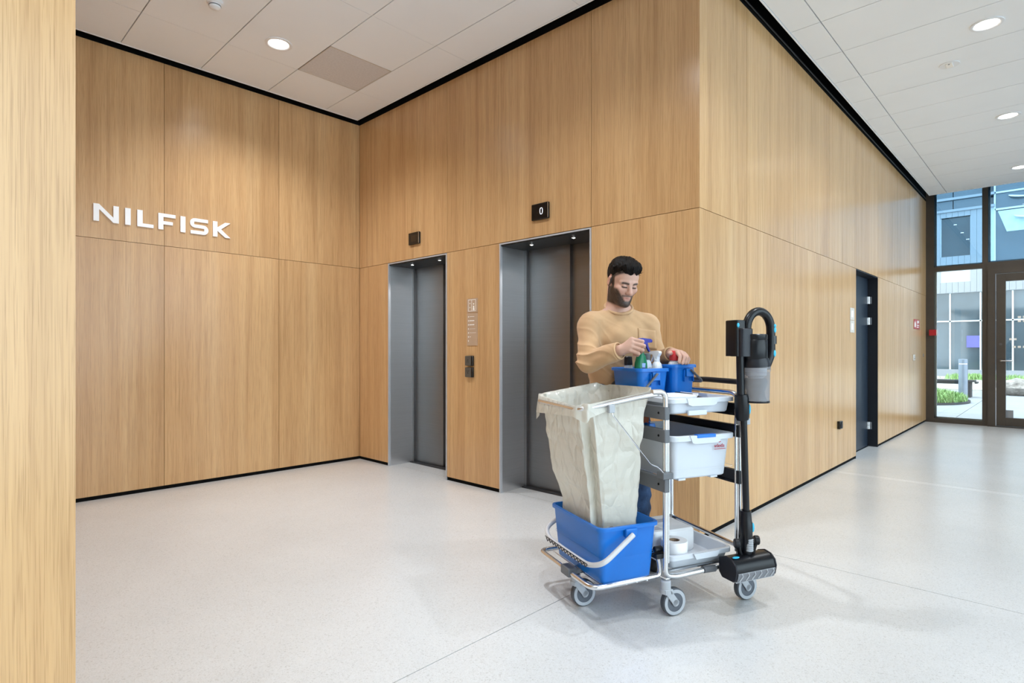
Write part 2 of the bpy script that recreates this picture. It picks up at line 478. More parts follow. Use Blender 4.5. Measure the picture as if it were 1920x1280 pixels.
# hall
for y0, y1 in rows(YR, EDGE_E):
    for i, (x0, x1) in enumerate(zip(GXH[:-1], GXH[1:])):
        if i == 0 and y0 < EDGE_B - 0.05: continue      # the lobby boards reach to this line
        tile(x0, x1, y0, y1, 0.004 if i < 2 else 0.0012, 0.0036)
if rest.v: tag(rest.build('ceiling_board_rest', M['ceiling'], ceil), kind='stuff')
MB().box((EDGE_A - 0.02, YD + 0.08, CZ + 0.022), (EDGE_C + 0.2, EDGE_B + 0.02, CZ + 0.05)).build('joint_backing', M['joint'], ceil)
MB().box((EDGE_C - 0.02, YR, CZ + 0.022), (XR - 0.2, EDGE_E + 0.02, CZ + 0.05)).build('joint_backing', M['joint'], ceil)
ev = MB()     # light edge profile round the boards
for lo, hi in (((EDGE_A - 0.012, YD + 0.1, CZ - 0.003), (EDGE_A, EDGE_B, CZ + 0.05)), ((EDGE_A - 0.012, EDGE_B, CZ - 0.003), (EDGE_C, EDGE_B + 0.012, CZ + 0.05)),
               ((EDGE_C - 0.012, EDGE_B + 0.012, CZ - 0.003), (EDGE_C, EDGE_E, CZ + 0.05)), ((EDGE_C - 0.012, EDGE_E, CZ - 0.003), (XR - 0.25, EDGE_E + 0.012, CZ + 0.12))):
    ev.box(lo, hi)
ev.build('edge_profile', M['ceiling'], ceil)

vp = thing('ventilation_grille', 'square grey perforated ventilation panel in the lobby ceiling', 'ventilation grille', ((VENT[0]+VENT[1])/2, (VENT[2]+VENT[3])/2, CZ))
vw, vd = (VENT[1]-VENT[0])/2 - 0.002, (VENT[3]-VENT[2])/2 - 0.003
MB().box((-vw, -vd, 0.001), (vw, vd, 0.02)).build('perforated_sheet', M['vent'], vp)
f_ = MB()
for a in (-1, 1):
    f_.box((a*vw - 0.008*(a > 0), -vd, -0.001), (a*vw + 0.008*(a < 0), vd, 0.004)); f_.box((-vw, a*vd - 0.008*(a > 0), -0.001), (vw, a*vd + 0.008*(a < 0), 0.004))
f_.build('frame', M['plate_light'], vp)

# ---- walls
def wall(name, lo, hi): return struct(name, MB().box(lo, hi), M['backing'])
G = 0.0018
def panel_x(par, x, y0, y1, z0, z1):      # facing +X
    MB().box((x - TH, y0 + G, z0 + G), (x, y1 - G, z1 - G)).build('wood_panel', M['wood'], par)
def panel_y(par, y, x0, x1, z0, z1):      # facing -Y
    MB().box((x0 + G, y, z0 + G), (x1 - G, y + TH, z1 - G)).build('wood_panel', M['wood'], par)
SK = 0.031
TOPZ = CZ + 0.30
wl = wall('wall_left', (XA - 0.2, YD - 0.3, 0), (XA - TH - 0.003, YB + 0.3, WOODTOP))
ys = [-0.02, 0.52, 1.536, 2.552, YB]
for a, b in zip(ys[:-1], ys[1:]):
    panel_x(wl, XA, a, b, SK, SEAM); panel_x(wl, XA, a, b, SEAM, WOODTOP)
L1, L2 = (-5.10, -4.15), (-3.455, -2.505)
LT = 2.115
wb = struct('wall_back', MB().box((XA, YB + TH + 0.003, LT + 0.02), (XC - TH - 0.003, YB + 0.3, WOODTOP))
            .box((XA, YB + TH + 0.003, 0), (L1[0] - 0.01, YB + 0.3, LT + 0.02)).box((L1[1] + 0.01, YB + TH + 0.003, 0), (L2[0] - 0.01, YB + 0.3, LT + 0.02))
            .box((L2[1] + 0.01, YB + TH + 0.003, 0), (XC - TH - 0.003, YB + 0.3, LT + 0.02))
            .box((XA, YB + 0.42, 0), (XC - 0.2, YB + 0.5, WOODTOP)), M['backing'])
for a, b in ((XA + 0.001, L1[0]), (L1[1], L2[0]), (L2[1], XC - 0.0155)): panel_y(wb, YB, a, b, SK, SEAM)
for a, b in ((XA + 0.001, L1[1]), (L1[1], L2[1]), (L2[1], XC - 0.0155)): panel_y(wb, YB, a, b, SEAM, WOODTOP)
DY0, DY1, DZ = 7.30, 8.352, 2.118
wr = struct('wall_right', MB().box((XC - 0.3, YB + 0.3, DZ), (XC - TH - 0.003, YE, WOODTOP)).box((XC - 0.3, YB + 0.02, 0), (XC - TH - 0.003, DY0 - 0.01, DZ))
            .box((XC - 0.3, DY1 + 0.01, 0), (XC - TH - 0.003, YE, DZ)), M['backing'])
cy = [YB - 0.001, 4.225, 5.23, 6.27, DY0, DY1, 9.36, 10.40, 11.44, YE + 0.0]
for a, b in zip(cy[:-1], cy[1:]):
    panel_x(wr, XC, a, b, SEAM, WOODTOP)
    if a != DY0: panel_x(wr, XC, a, b, SK, SEAM)
wn = wall('wall_near', (-6.2, YR, 0), (XC - TH - 0.003, YD - TH - 0.003, WOODTOP))
for a, b in zip([YR, -4.9, -3.87, -2.84, -1.81, -0.78], [-4.9, -3.87, -2.84, -1.81, -0.78, YD - 0.0]):
    panel_x(wn, XC, a, b, SK, WOODTOP)
MB().box((XA, YD - TH, SK), (XC - TH - 0.002, YD - 0.0005, WOODTOP)).build('wood_panel', M['wood'], wn)
struct('wall_rear', MB().box((-6.2, YR - 0.2, 0), (XR + 0.2, YR, TOPZ)), M['ceiling'])

# skirting and black shadow gap
def bb(name, *boxes):
    m = MB()
    for b in boxes: m.box(*b)
    return struct(name, m, M['black'])
REC = 0.010
bb('baseboard_left', ((XA - 0.2, YD - 0.02, 0), (XA - REC, YB + 0.02, SK)))
bb('baseboard_back', ((XA, YB + REC, 0), (L1[0] - 0.004, YB + 0.2, SK)), ((L1[1] + 0.004, YB + REC, 0), (L2[0] - 0.004, YB + 0.2, SK)), ((L2[1] + 0.004, YB + REC, 0), (XC - REC, YB + 0.2, SK)))
bb('baseboard_right', ((XC - 0.2, YB + REC, 0), (XC - REC, DY0, SK)), ((XC - 0.2, DY1, 0), (XC - REC, YE, SK)))
bb('baseboard_near', ((XA, YD - 0.2, 0), (XC - REC, YD - REC, SK)), ((XC - 0.2, YR, 0), (XC - REC, YD - REC, SK)))
TB = WOODTOP + 0.0005
bb('trim_1', ((XA - 0.2, YD - 0.3, TB), (XA, YB + 0.2, TOPZ)))
bb('trim_2', ((XA, YB, TB), (XC, YB + 0.3, TOPZ)))
bb('trim_3', ((XC - 0.3, YB + 0.3, TB), (XC, YE, TOPZ)))
bb('trim_4', ((-6.2, YR, TB), (XC, YD, TOPZ)))
struct('trim_5', MB().tube([(XC + 0.012, YB - 0.01, CZ + 0.018), (XC + 0.012, YE - 0.1, CZ + 0.018)], 0.006, 8), M['trimline'])

# ---- glazed end wall with door
BR = M['bronze']
w1 = struct('window_1', MB().box((XC - 0.2, YE + 0.001, 0.0), (-1.552, YE + 0.10, TOPZ)), BR)
MB().box((-0.925, YE - 0.01, 0.0), (-0.855, YE + 0.10, TOPZ)).build('mullion', BR, w1)
MB().box((-1.552, YE - 0.01, 0.0), (-0.925, YE + 0.10, 0.07)).build('bottom_rail', BR, w1)
MB().box((-1.552, YE - 0.01, 2.515), (-0.925, YE + 0.10, 2.59)).build('transom', BR, w1)
MB().box((-0.855, YE - 0.01, 2.50), (1.2, YE + 0.10, 2.60)).build('transom', BR, w1)
fr = MB()
for x0, x1, z0, z1 in ((-1.552, -0.925, 0.07, 2.515), (-1.552, -0.925, 2.59, TOPZ), (-0.855, 1.2, 2.60, TOPZ)):
    fr.box((x0, YE + 0.055, z0), (x0 + 0.028, YE + 0.075, z1)).box((x0, YE + 0.055, z0), (x1, YE + 0.075, z0 + 0.025)).box((x1 - 0.008, YE + 0.055, z0), (x1, YE + 0.075, z1))
fr.build('glazing_bead', M['mullion'], w1)
MB().box((-1.552, YE + 0.03, 0.07), (-0.925, YE + 0.045, 2.515)).build('pane', M['glass'], w1)
MB().box((-1.552, YE + 0.03, 2.59), (-0.925, YE + 0.045, TOPZ)).build('pane', M['glass_blue'], w1)
MB().box((-0.855, YE + 0.03, 2.60), (1.2, YE + 0.045, TOPZ)).build('pane', M['glass_blue'], w1)
d2 = struct('door_2', MB().box((-0.855, YE - 0.05, 0.012), (-0.765, YE + 0.09, 2.50)).box((0.25, YE - 0.05, 0.012), (0.34, YE + 0.09, 2.50)).box((-0.765, YE - 0.05, 2.41), (0.25, YE + 0.09, 2.50)).box((-0.86, YE - 0.06, 0), (0.34, YE + 0.1, 0.012)), BR)
leaf = MB()
for lo, hi in (((-0.755, 0.02), (-0.64, 2.40)), ((0.13, 0.02), (0.245, 2.40)), ((-0.64, 0.02), (0.13, 0.15)), ((-0.64, 2.285), (0.13, 2.40))):
    leaf.box((lo[0], YE - 0.035, lo[1]), (hi[0], YE + 0.05, hi[1]))
lf = leaf.build('door_leaf', BR, d2, bevel=0.004)
MB().box((-0.64, YE, 0.15), (0.13, YE + 0.012, 2.285)).build('pane', M['glass'], lf)
MB().tube(fillet([(-0.70, YE - 0.034, 1.04), (-0.70, YE - 0.085, 1.04), (-0.555, YE - 0.085, 1.04)], 0.015), 0.010, 10).build('handle', M['chrome'], lf)
MB().lathe([(0.022, 0), (0.022, 0.008)], (-0.70, YE - 0.036, 1.04), (0, -1, 0)).build('rosette', M['button'], lf)
MB().lathe([(0.018, 0), (0.018, 0.008)], (-0.70, YE - 0.036, 1.30), (0, -1, 0)).build('lock_cylinder', M['button'], lf)
MB().box((-0.638, YE - 0.002, 0.152), (-0.55, YE - 0.0005, 0.27)).build('glass_sticker', M['louvre'], lf)
dots = MB()
for z, xs in ((1.70, (-0.50, -0.44)), (1.64, (-0.50, -0.44, -0.38)), (1.36, (-0.60, -0.55)), (1.24, (-0.56, -0.50, -0.44))):
    for x in xs: dots.box((x, YE - 0.002, z), (x + 0.038, YE - 0.0005, z + 0.032))
dots.build('safety_marking', M['print_white'], lf)
w2 = struct('window_2', MB().box((0.34, YE - 0.06, 0.0), (0.42, YE + 0.10, 2.50)), BR)
for x in (1.2, 2.14): MB().box((x - 0.035, YE - 0.06, 0.0), (x + 0.035, YE + 0.10, TOPZ)).build('mullion', BR, w2)
for x0, x1 in ((0.42, 1.165), (1.235, 2.105)):
    MB().box((x0, YE + 0.03, 0.07), (x1, YE + 0.045, 2.50 if x1 < 1.2 else TOPZ)).build('pane', M['glass'], w2)
    MB().box((x0, YE - 0.06, 0.0), (x1, YE + 0.10, 0.07)).build('bottom_rail', BR, w2)

# glazed long side of the hall (to the right of and behind the camera)
w3 = struct('window_3', MB().box((XR - 0.05, YR, 0), (XR + 0.1, YE, 0.07)).box((XR - 0.05, YR, 3.62), (XR + 0.1, YE, TOPZ)), BR)
yy = [YR + 0.05 + k*1.805 for k in range(10)]
for y in yy: MB().box((XR - 0.05, y - 0.035, 0.07), (XR + 0.1, y + 0.035, 3.62)).build('mullion', BR, w3)
for a, b in zip(yy[:-1], yy[1:]): MB().box((XR + 0.03, a + 0.035, 0.07), (XR + 0.042, b - 0.035, 3.62)).build('pane', M['glass'], w3)

# ---- navy door in the corridor wall
DX = XC - 0.11
d1 = struct('door_1', MB().box((DX - 0.05, DY1 - 0.001, 0), (XC - 0.001, DY1 + 0.009, DZ)).box((DX - 0.05, DY0 - 0.009, 0), (XC - 0.001, DY0 + 0.001, DZ)).box((DX - 0.05, DY0, DZ - 0.010), (XC - 0.001, DY1, DZ)).box((DX - 0.05, DY0, 0), (XC - 0.1, DY1, 0.004)), M['navy_dark'])
lf1 = MB().box((DX - 0.045, DY0 + 0.006, 0.008), (DX, DY1 - 0.008, DZ - 0.014)).build('door_leaf', M['navy'], d1)
for z in (1.835, 1.573, 0.262):
    h = MB()
    for q in (-0.045, 0.002): h.lathe([(0.011, 0), (0.011, 0.043)], (DX + 0.012, DY1 - 0.012, z + q), (0, 0, 1), 12)
    h.box((DX + 0.0005, DY1 - 0.055, z - 0.045), (DX + 0.004, DY1 - 0.014, z + 0.045)).box((DX + 0.008, DY1 - 0.004, z - 0.045), (DX + 0.045, DY1 - 0.0012, z + 0.045))
    h.build('hinge', M['alu'], d1)

# ---- lifts
def lift(x0, x1, label, seam):
    t = thing('elevator', label, 'elevator', ((x0+x1)/2, YB, 0))
    cx = (x0+x1)/2; w = (x1-x0)/2; D = 0.30
    e = 0.011
    MB().box((-w, -0.006, 0), (-w + e, 0.02, LT)).box((w - e, -0.006, 0), (w, 0.02, LT)).box((-w + e, -0.006, LT - e), (w - e, 0.02, LT)).build('frame_edge', M['steel_edge'], t)
    for s in (-1, 1):
        MB().box((s*w, 0.005, 0), (s*(w - 0.005), D, LT - e)).build('jamb', M['steel'], t)
        MB().box((s*w, D, 0), (s*(w - 0.035), D + 0.004, LT - e)).box((s*(w-0.03), D + 0.004, 0), (s*(w - 0.035), D + 0.05, LT - e)).build('jamb_return', M['steel_dark'], t)
    MB().box((-w + 0.005, 0.005, LT - 0.022), (w - 0.005, D + 0.06, LT - e)).build('soffit', M['soffit'], t)
    MB().box((-w + 0.03, D + 0.03, 0.012), (seam, D + 0.06, LT - 0.02)).build('door_panel', M['steel_dark'], t)
    MB().box((seam - 0.02, D + 0.062, 0.012), (w - 0.03, D + 0.09, LT - 0.02)).build('door_panel', M['steel_dark'], t)
    MB().box((-w + 0.005, D - 0.03, -0.001), (w - 0.005, D + 0.1, 0.010)).build('sill', M['sill'], t)
    for sx in (-0.22, 0.22):
        sp = MB().lathe([(0.020, 0), (0.020, -0.003), (0.013, -0.004)], (sx, 0.12, LT - 0.0225), (0,0,1), 16).build('spot_light', M['alu'], t)
        MB().lathe([(0.0125, -0.0042), (0.008, -0.006)], (sx, 0.12, LT - 0.0225), (0,0,1), 16).build('lens', M['glow_small'], sp)
        ld = bpy.data.lights.new('lift_spot', 'SPOT'); ld.energy = LIFT_SPOT_W; ld.spot_size = math.radians(120); ld.spot_blend = 0.6; ld.shadow_soft_size = 0.012; ld.color = (1, 0.98, 0.95)
        lo = bpy.data.objects.new('spot_lamp', ld); COL.objects.link(lo); lo.parent = sp; lo.location = (sx, 0.12, LT - 0.031)
    return t
lift(*L1, 'left steel elevator doorway, the farther one near the wall corner', 0.02)
lift(*L2, 'right steel elevator doorway behind the man and cart', 0.02)

def plate_y(root, name, m, x0, x1, z0, z1, d0, d1, bevel=0.0):     # on the lift wall, in the root's frame
    return MB().box((x0, -d1, z0), (x1, -d0, z1)).build(name, M[m], root, bevel=bevel)
def disp(x0, x1, z0, z1, label, digit):
    t = thing('floor_display', label, 'floor display', ((x0+x1)/2, YB, (z0+z1)/2))
    w, h = (x1-x0)/2, (z1-z0)/2
    plate_y(t, 'housing', 'gloss_black', -w, w, -h, h, 0, 0.024, 0.006)
    MB().box((w - 0.004, -0.026, -h + 0.006), (w - 0.001, -0.0235, h - 0.006)).build('edge_strip', M['alu'], t)
    if digit: MB().tube([(0.018 + 0.013*math.copysign(abs(math.cos(a))**0.6, math.cos(a)), -0.0245, 0.024*math.copysign(abs(math.sin(a))**0.8, math.sin(a))) for a in [2*PI*k/28 for k in range(28)]], 0.0022, 6, closed=True).build('digit', M['digit'], t)
    else: plate_y(t, 'screen', 'display', -w*0.45, w*0.45, -h*0.5, h*0.5, 0.0241, 0.0246)
disp(-4.72, -4.55, 2.255, 2.375, 'blank black floor display above the left elevator', False)
disp(-3.075, -2.90, 2.245, 2.375, 'black floor display reading 0 above the right elevator', True)

sg = thing('elevator_sign', 'beige plate with white elevator pictogram between the elevators', 'sign', (-3.7975, YB, 1.61))
plate_y(sg, 'plate', 'plate', -0.068, 0.068, -0.062, 0.062, 0, 0.006)
pm = MB()
def bar(x0, x1, z0, z1): pm.box((x0, -0.0066, z0), (x1, -0.006, z1))
for x in (-0.050, -0.006, 0.046): bar(x, x + 0.004, -0.052, 0.052)
bar(-0.050, 0.050, 0.048, 0.052); bar(-0.050, 0.050, -0.052, -0.048)
pm.prism([(-0.034, 0.014), (-0.020, 0.014), (-0.027, 0.026)], (0, -0.006, 0), (1,0,0), (0,0,1), (0,-0.0006,0))
pm.prism([(-0.034, -0.014), (-0.027, -0.026), (-0.020, -0.014)], (0, -0.006, 0), (1,0,0), (0,0,1), (0,-0.0006,0))
pm.lathe([(0.007, 0), (0.007, 0.0006)], (0.022, -0.006, 0.012), (0,-1,0), 12)
pm.prism([(0.010, -0.044), (0.016, -0.012), (0.012, -0.004), (0.032, -0.004), (0.028, -0.012), (0.034, -0.044)], (0, -0.006, 0), (1,0,0), (0,0,1), (0,-0.0006,0))
pm.build('pictogram', M['print_white'], sg, smooth=None)
dr = thing('floor_directory', 'tall beige floor directory plate with rows of white print', 'sign', (-3.7975, YB, 1.398))
plate_y(dr, 'plate', 'plate', -0.068, 0.068, -0.145, 0.145, 0, 0.005)
pm = MB()
for i, (ln, th) in enumerate(((0.062, 0.0035), (0.062, 0.008), (0.062, 0.008), (0.07, 0.0025), (0.078, 0.0025), (0.02, 0.004), (0, 0))):
    z = 0.112 - i*0.036
    pm.box((-0.052, -0.0056, z - 0.006), (-0.044, -0.005, z + 0.006))
    k = 0
    while k*0.011 < ln:
        pm.box((-0.036 + k*0.011, -0.0056, z - th/2), (-0.036 + k*0.011 + 0.0095, -0.005, z + th/2)); k += 1
tag(pm.build('lettering', M['print_white'], dr, smooth=None), kind='stuff')
for z, up, lab in ((1.117, 1, 'upper square grey elevator call button with up arrow'), (1.015, -1, 'lower square grey elevator call button with down arrow')):
    b = thing('call_button', lab, 'button', (-3.825, YB, z), group='elevator call buttons')
    plate_y(b, 'housing', 'gloss_black', -0.044, 0.050, -0.045, 0.045, 0, 0.022, 0.006)
    plate_y(b, 'key', 'button', -0.045, 0.032, -0.043, 0.043, 0.022, 0.026, 0.004)
    a = [(-0.016, -0.016*up), (0.008, -0.016*up), (-0.004, 0.014*up)]
    MB().tube([(x, -0.0265, q) for x, q in a], 0.0016, 6, closed=True).build('arrow', M['gloss_black'], b)

# ---- NILFISK lettering on the left wall
LT_ = {}
ns = thing('wall_lettering', 'white raised letters reading NILFISK on the left wood wall', 'sign', (XA, 1.555, 2.26))
def letter(name, y0, y1, polys):
    """polys in letter units: x 0..1, z 0..1; the viewer reads along +Y"""
    m = MB()
    for p in polys: m.prism(p, (0, y0 - 1.555, 0), (0, y1 - y0, 0), (0, 0, 0.14), (0.010, 0, 0))
    m.build(name, M['sign_white'], ns, smooth=None)
def rect(x0, x1, z0, z1): return [(x0, z0), (x1, z0), (x1, z1), (x0, z1)]
letter('letter', 1.026, 1.200, [[(0,0),(0.22,0),(0.22,0.70),(0.78,0),(1,0),(1,1),(0.78,1),(0.78,0.30),(0.22,1),(0,1)]])
letter('letter', 1.244, 1.284, [rect(0,1,0,1)])
letter('letter', 1.331, 1.452, [[(0,0),(1,0),(1,0.21),(0.33,0.21),(0.33,1),(0,1)]])
letter('letter', 1.488, 1.622, [[(0,0),(0.29,0),(0.29,0.33),(0.84,0.33),(0.84,0.53),(0.29,0.53),(0.29,0.79),(1,0.79),(1,1),(0,1)]])
letter('letter', 1.661, 1.701, [rect(0,1,0,1)])
def arcp(cx, cz, rx, rz, a0, a1, n=8): return [(cx + rx*math.cos(math.radians(a0 + (a1-a0)*k/n)), cz + rz*math.sin(math.radians(a0 + (a1-a0)*k/n))) for k in range(n+1)]
s_out = [(0.98, 1.0)] + arcp(0.26, 0.70, 0.26, 0.30, 90, 270) + arcp(0.76, 0.305, 0.02, 0.085, 90, -90)[:] + [(0.03, 0.21), (0.03, 0.0)] + arcp(0.74, 0.30, 0.26, 0.30, -90, 90) + arcp(0.24, 0.695, 0.02, 0.095, 270, 90) + [(0.98, 0.79)]
letter('letter', 1.738, 1.892, [s_out])
letter('letter', 1.931, 2.085, [[(0,0),(0.25,0),(0.25,1),(0,1)], [(0.25,0.40),(0.70,0),(1.0,0),(0.46,0.52),(1.0,1),(0.70,1),(0.25,0.62)]])

# ---- small things on the corridor wall
def plate_x(root, name, m, y0, y1, z0, z1, d0, d1, bevel=0): return MB().box((d0, y0, z0), (d1, y1, z1)).build(name, M[m], root, bevel=bevel)
for z, lab in ((1.605, 'upper pale square door sign left of the navy door'), (1.468, 'lower pale square door sign left of the navy door')):
    t = thing('door_sign', lab, 'sign', (XC, 7.12, z), group='door signs')
    plate_x(t, 'plate', 'plate_light', -0.085, 0.085, -0.066, 0.066, 0, 0.006)
    plate_x(t, 'pictogram', 'print_white', -0.035, 0.035, -0.035, 0.035, 0.006, 0.0065)
t = thing('wall_socket', 'small black box on the corridor wall near the floor', 'socket', (XC, 6.6, 0.444))
plate_x(t, 'housing', 'gloss_black', -0.05, 0.05, -0.04, 0.04, 0, 0.03, 0.005)
plate_x(t, 'cover', 'grip', -0.03, 0.03, -0.03, 0.03, 0.03, 0.034)
t = thing('fire_sign', 'red fire equipment sign with white pictograms on the corridor wall', 'sign', (XC, 10.99, 1.612))
plate_x(t, 'plate', 'red', -0.24, 0.24, -0.075, 0.075, 0, 0.004)
q = MB()
q.prism([(-0.2, -0.05), (-0.1, -0.05), (-0.08, 0.0), (-0.13, 0.06), (-0.14, 0.02), (-0.17, 0.05), (-0.21, 0.0)], (0.004,0,0), (0,1,0), (0,0,1), (0.0006,0,0))
for y0, y1, z0, z1 in ((0.0, 0.05, 0.01, 0.06), (0.08, 0.18, 0.02, 0.06), (-0.02, 0.18, -0.02, -0.005), (-0.02, 0.16, -0.05, -0.035)): q.box((0.004, y0, z0), (0.0046, y1, z1))
q.build('pictogram', M['print_white'], t, smooth=None)
t = thing('push_button', 'small pale push button on the corridor wall below the red sign', 'button', (XC, 10.74, 1.092))
plate_x(t, 'plate', 'plate_light', -0.09, 0.09, -0.045, 0.045, 0, 0.008, 0.003)
MB().lathe([(0.022, 0), (0.020, 0.012)], (0.008, 0, 0), (1,0,0), 16).build('key', M['alu'], t)
t = thing('keyhole_cover', 'tiny round keyhole in the corridor wall panel', 'lock', (XC, 11.59, 1.12))
MB().lathe([(0.03, 0), (0.028, 0.004)], (0,0,0), (1,0,0), 16).build('cover', M['button'], t)
t = thing('fire_alarm_point', 'red fire alarm call point on the window frame', 'alarm button', (-1.562, YE + 0.0005, 1.498))
MB().box((-0.055, -0.045, -0.05), (0.045, 0.0, 0.05)).build('housing', M['red'], t, bevel=0.004)
MB().box((0.046, -0.046, -0.05), (0.060, 0.0, 0.05)).build('side_cover', M['white'], t)

# ---- ceiling fittings
def downlight(x, y, label, watts=1.0):
    t = thing('ceiling_downlight', label, 'downlight', (x, y, CZ), group='recessed ceiling downlights')
    R = 0.105
    MB().lathe([(R, 0.0), (R, -0.006), (R - 0.016, -0.009), (R - 0.022, -0.007), (R - 0.028, -0.002)], (0,0,0), (0,0,1), 32, (False, False)).build('trim_ring', M['white'], t)
    MB().lathe([(R - 0.028, -0.002), (0.001, -0.002)], (0,0,0), (0,0,1), 32, (False, True)).build('diffuser', M['glow'], t)
    ld = bpy.data.lights.new('downlight_lamp', 'SPOT'); ld.energy = DOWNLIGHT_W * watts; ld.spot_size = math.radians(140); ld.spot_blend = 0.95; ld.shadow_soft_size = 0.075; ld.color = (0.91, 0.955, 1.0)
    lo = bpy.data.objects.new('lamp', ld); COL.objects.link(lo); lo.parent = t; lo.location = (0, 0, -0.012)
    return t
downlight(-4.64, 2.09, 'bright round downlight in the lobby ceiling near the grey grille', 1.6)
downlight(-0.42, 5.725, 'nearest round downlight in the hall ceiling at top right')
downlight(-0.42, 8.127, 'second round downlight from the top right in the hall ceiling')
downlight(-0.42, 10.531, 'farthest small downlight in the hall ceiling above the glass door')
out = 'round ceiling downlight outside the picture frame'
downlight(-2.24, 2.09, out, 1.3)
for x in (-0.42,):
    for y in (-3.5, -1.48, 0.92, 3.32, 5.725, 8.127, 10.531):
        if x < 0 and y > 5: continue
        downlight(x, y, out)
s1 = thing('smoke_detector', 'white dome smoke detector on the lobby ceiling at the top edge', 'smoke detector', (-4.41, 1.52, CZ))
MB().lathe([(0.055, 0), (0.055, -0.012), (0.045, -0.02)], (0,0,0), (0,0,1), 24).build('base', M['white'], s1)
MB().lathe([(0.040, -0.02), (0.038, -0.045), (0.022, -0.055), (0.001, -0.056)], (0,0,0), (0,0,1), 24).build('dome', M['white'], s1)
MB().lathe([(0.0405, -0.028), (0.0405, -0.034)], (0,0,0), (0,0,1), 24).build('vent_slot', M['greyplast'], s1)
s2 = thing('ceiling_sensor', 'flat white oval sensor in the hall ceiling', 'sensor', (-0.718, 6.314, CZ))
MB().lathe([(0.075, 0), (0.073, -0.006)], (0,0,0), (0,0,1), 24).build('base', M['white'], s2)
MB().box((-0.025, -0.05, -0.012), (0.025, 0.05, -0.005)).build('cover', M['print_white'], s2, bevel=0.003)
MB().lathe([(0.008, -0.012), (0.006, -0.014)], (-0.0, -0.035, 0), (0,0,1), 12).build('eye', M['greyplast'], s2)
# ================================================================== COURTYARD OUTSIDE
gr = struct('floor_courtyard', MB().box((-18, YE + 0.1, -0.20), (18, 60, -0.05)), M['paving_joint'])
struct('floor_terrace', MB().box((XR + 0.1, -18, -0.20), (18, YE + 0.1, -0.03)).box((-18, -18, -0.20), (XR + 0.1, YR - 0.1, -0.03)), M['terrace'])  # unseen ground, pale so that it throws skylight up into the hall
for i in range(-3, 4):
    for j in range(10):
        x0 = -1.4 + i*2.4; y0 = YE + 0.11 + j*2.05
        MB().box((x0 + 0.006, y0 + 0.006, -0.06), (x0 + 2.394, y0 + 2.044, -0.02)).build('paving_slab', M['paving'], gr)
MB().box((-18, 32.4, -0.06), (18, 60, -0.03)).build('paving_strip', M['paving'], gr)

def blades(n, fx, h0, h1, w, seed):
    rng = np.random.RandomState(seed); vs = []; fs = []
    for _ in range(n):
        x, y, z = fx(rng)
        a = rng.uniform(0, 2*PI); h = rng.uniform(h0, h1); l = rng.uniform(0.1, 0.6)*h; ww = w*rng.uniform(0.6, 1.3)
        dx, dy = math.cos(a), math.sin(a); k = len(vs)
        vs += [(x - dy*ww, y + dx*ww, z), (x + dy*ww, y - dx*ww, z), (x + dx*l*0.5 + dy*ww*0.7, y + dy*l*0.5 - dx*ww*0.7, z + h*0.7), (x + dx*l*0.5 - dy*ww*0.7, y + dy*l*0.5 + dx*ww*0.7, z + h*0.7), (x + dx*l, y + dy*l, z + h)]
        fs += [(k, k+1, k+2, k+3), (k+3, k+2, k+4)]
    return MB().add(vs, fs)
bed = thing('planting_bed', 'round raised grass bed outside the narrow window', 'planting bed', (-3.25, 16.85, -0.03))
MB().lathe([(1.72, 0), (1.72, 0.06), (1.68, 0.06), (1.68, 0.03)], (0,0,0), (0,0,1), 48, (False, False)).build('kerb', M['bench'], bed)
MB().lathe([(1.68, 0.03), (1.4, 0.12), (0.8, 0.22), (0.01, 0.26)], (0,0,0), (0,0,1), 40, (True, True)).build('soil_mound', M['soil'], bed)
def fx(r):
    a = r.uniform(0, 2*PI); q = 1.66*math.sqrt(r.uniform(0, 1))
    return (q*math.cos(a), q*math.sin(a), 0.03 + 0.23*(1 - (q/1.68)**2))
tag(blades(9000, fx, 0.05, 0.20, 0.012, 3).build('grass', M['grass'], bed, smooth=None), kind='stuff')
fb = thing('planting_strip', 'low planted strip along the far building', 'planting bed', (-1.0, 27.0, -0.03))
MB().box((-9, -5.0, 0), (9, 5.0, 0.05)).build('gravel_bed', M['gravel'], fb)
def fx2(r):
    c = [(-3.6, 1), (-1.75, 2.4), (-1.55, 2.6), (-0.4, 2.0), (1.2, 1.5)][r.randint(5)]
    return (c[0] + r.normal(0, 0.32), c[1] + r.normal(0, 0.4), 0.05)
tag(blades(1800, fx2, 0.08, 0.26, 0.02, 4).build('grass', M['grass'], fb, smooth=None), kind='stuff')

bl = thing('bollard_light', 'grey cylindrical bollard light beside the grass bed', 'bollard', (-1.815, 18.40, -0.02))
MB().lathe([(0.095, 0), (0.095, 0.86)], (0,0,0), (0,0,1), 24).build('post', M['bollard'], bl)
MB().lathe([(0.088, 0.86), (0.088, 0.885)], (0,0,0), (0,0,1), 24).build('light_ring', M['white'], bl)
MB().lathe([(0.095, 0.885), (0.095, 0.985), (0.085, 0.992)], (0,0,0), (0,0,1), 24).build('cap', M['bollard'], bl)

bn = thing('garden_bench', 'dark slatted bench behind the grass bed', 'bench', (-2.6, 18.98, -0.02))
for k in range(5): MB().box((-1.1, -0.22 + k*0.09, 0.40), (0.98, -0.22 + k*0.09 + 0.075, 0.44)).build('slat', M['bench'], bn)
for x in (-0.6, 0.82): MB().box((x, -0.2, 0), (x + 0.08, 0.2, 0.34)).build('leg', M['bench'], bn)
MB().box((-1.0, -0.2, 0.34), (0.9, 0.2, 0.40)).build('seat_beam', M['bench'], bn)
MB().box((0.98, -0.2, 0.36), (1.03, 0.2, 0.40)).build('end_board', M['bench'], bn)

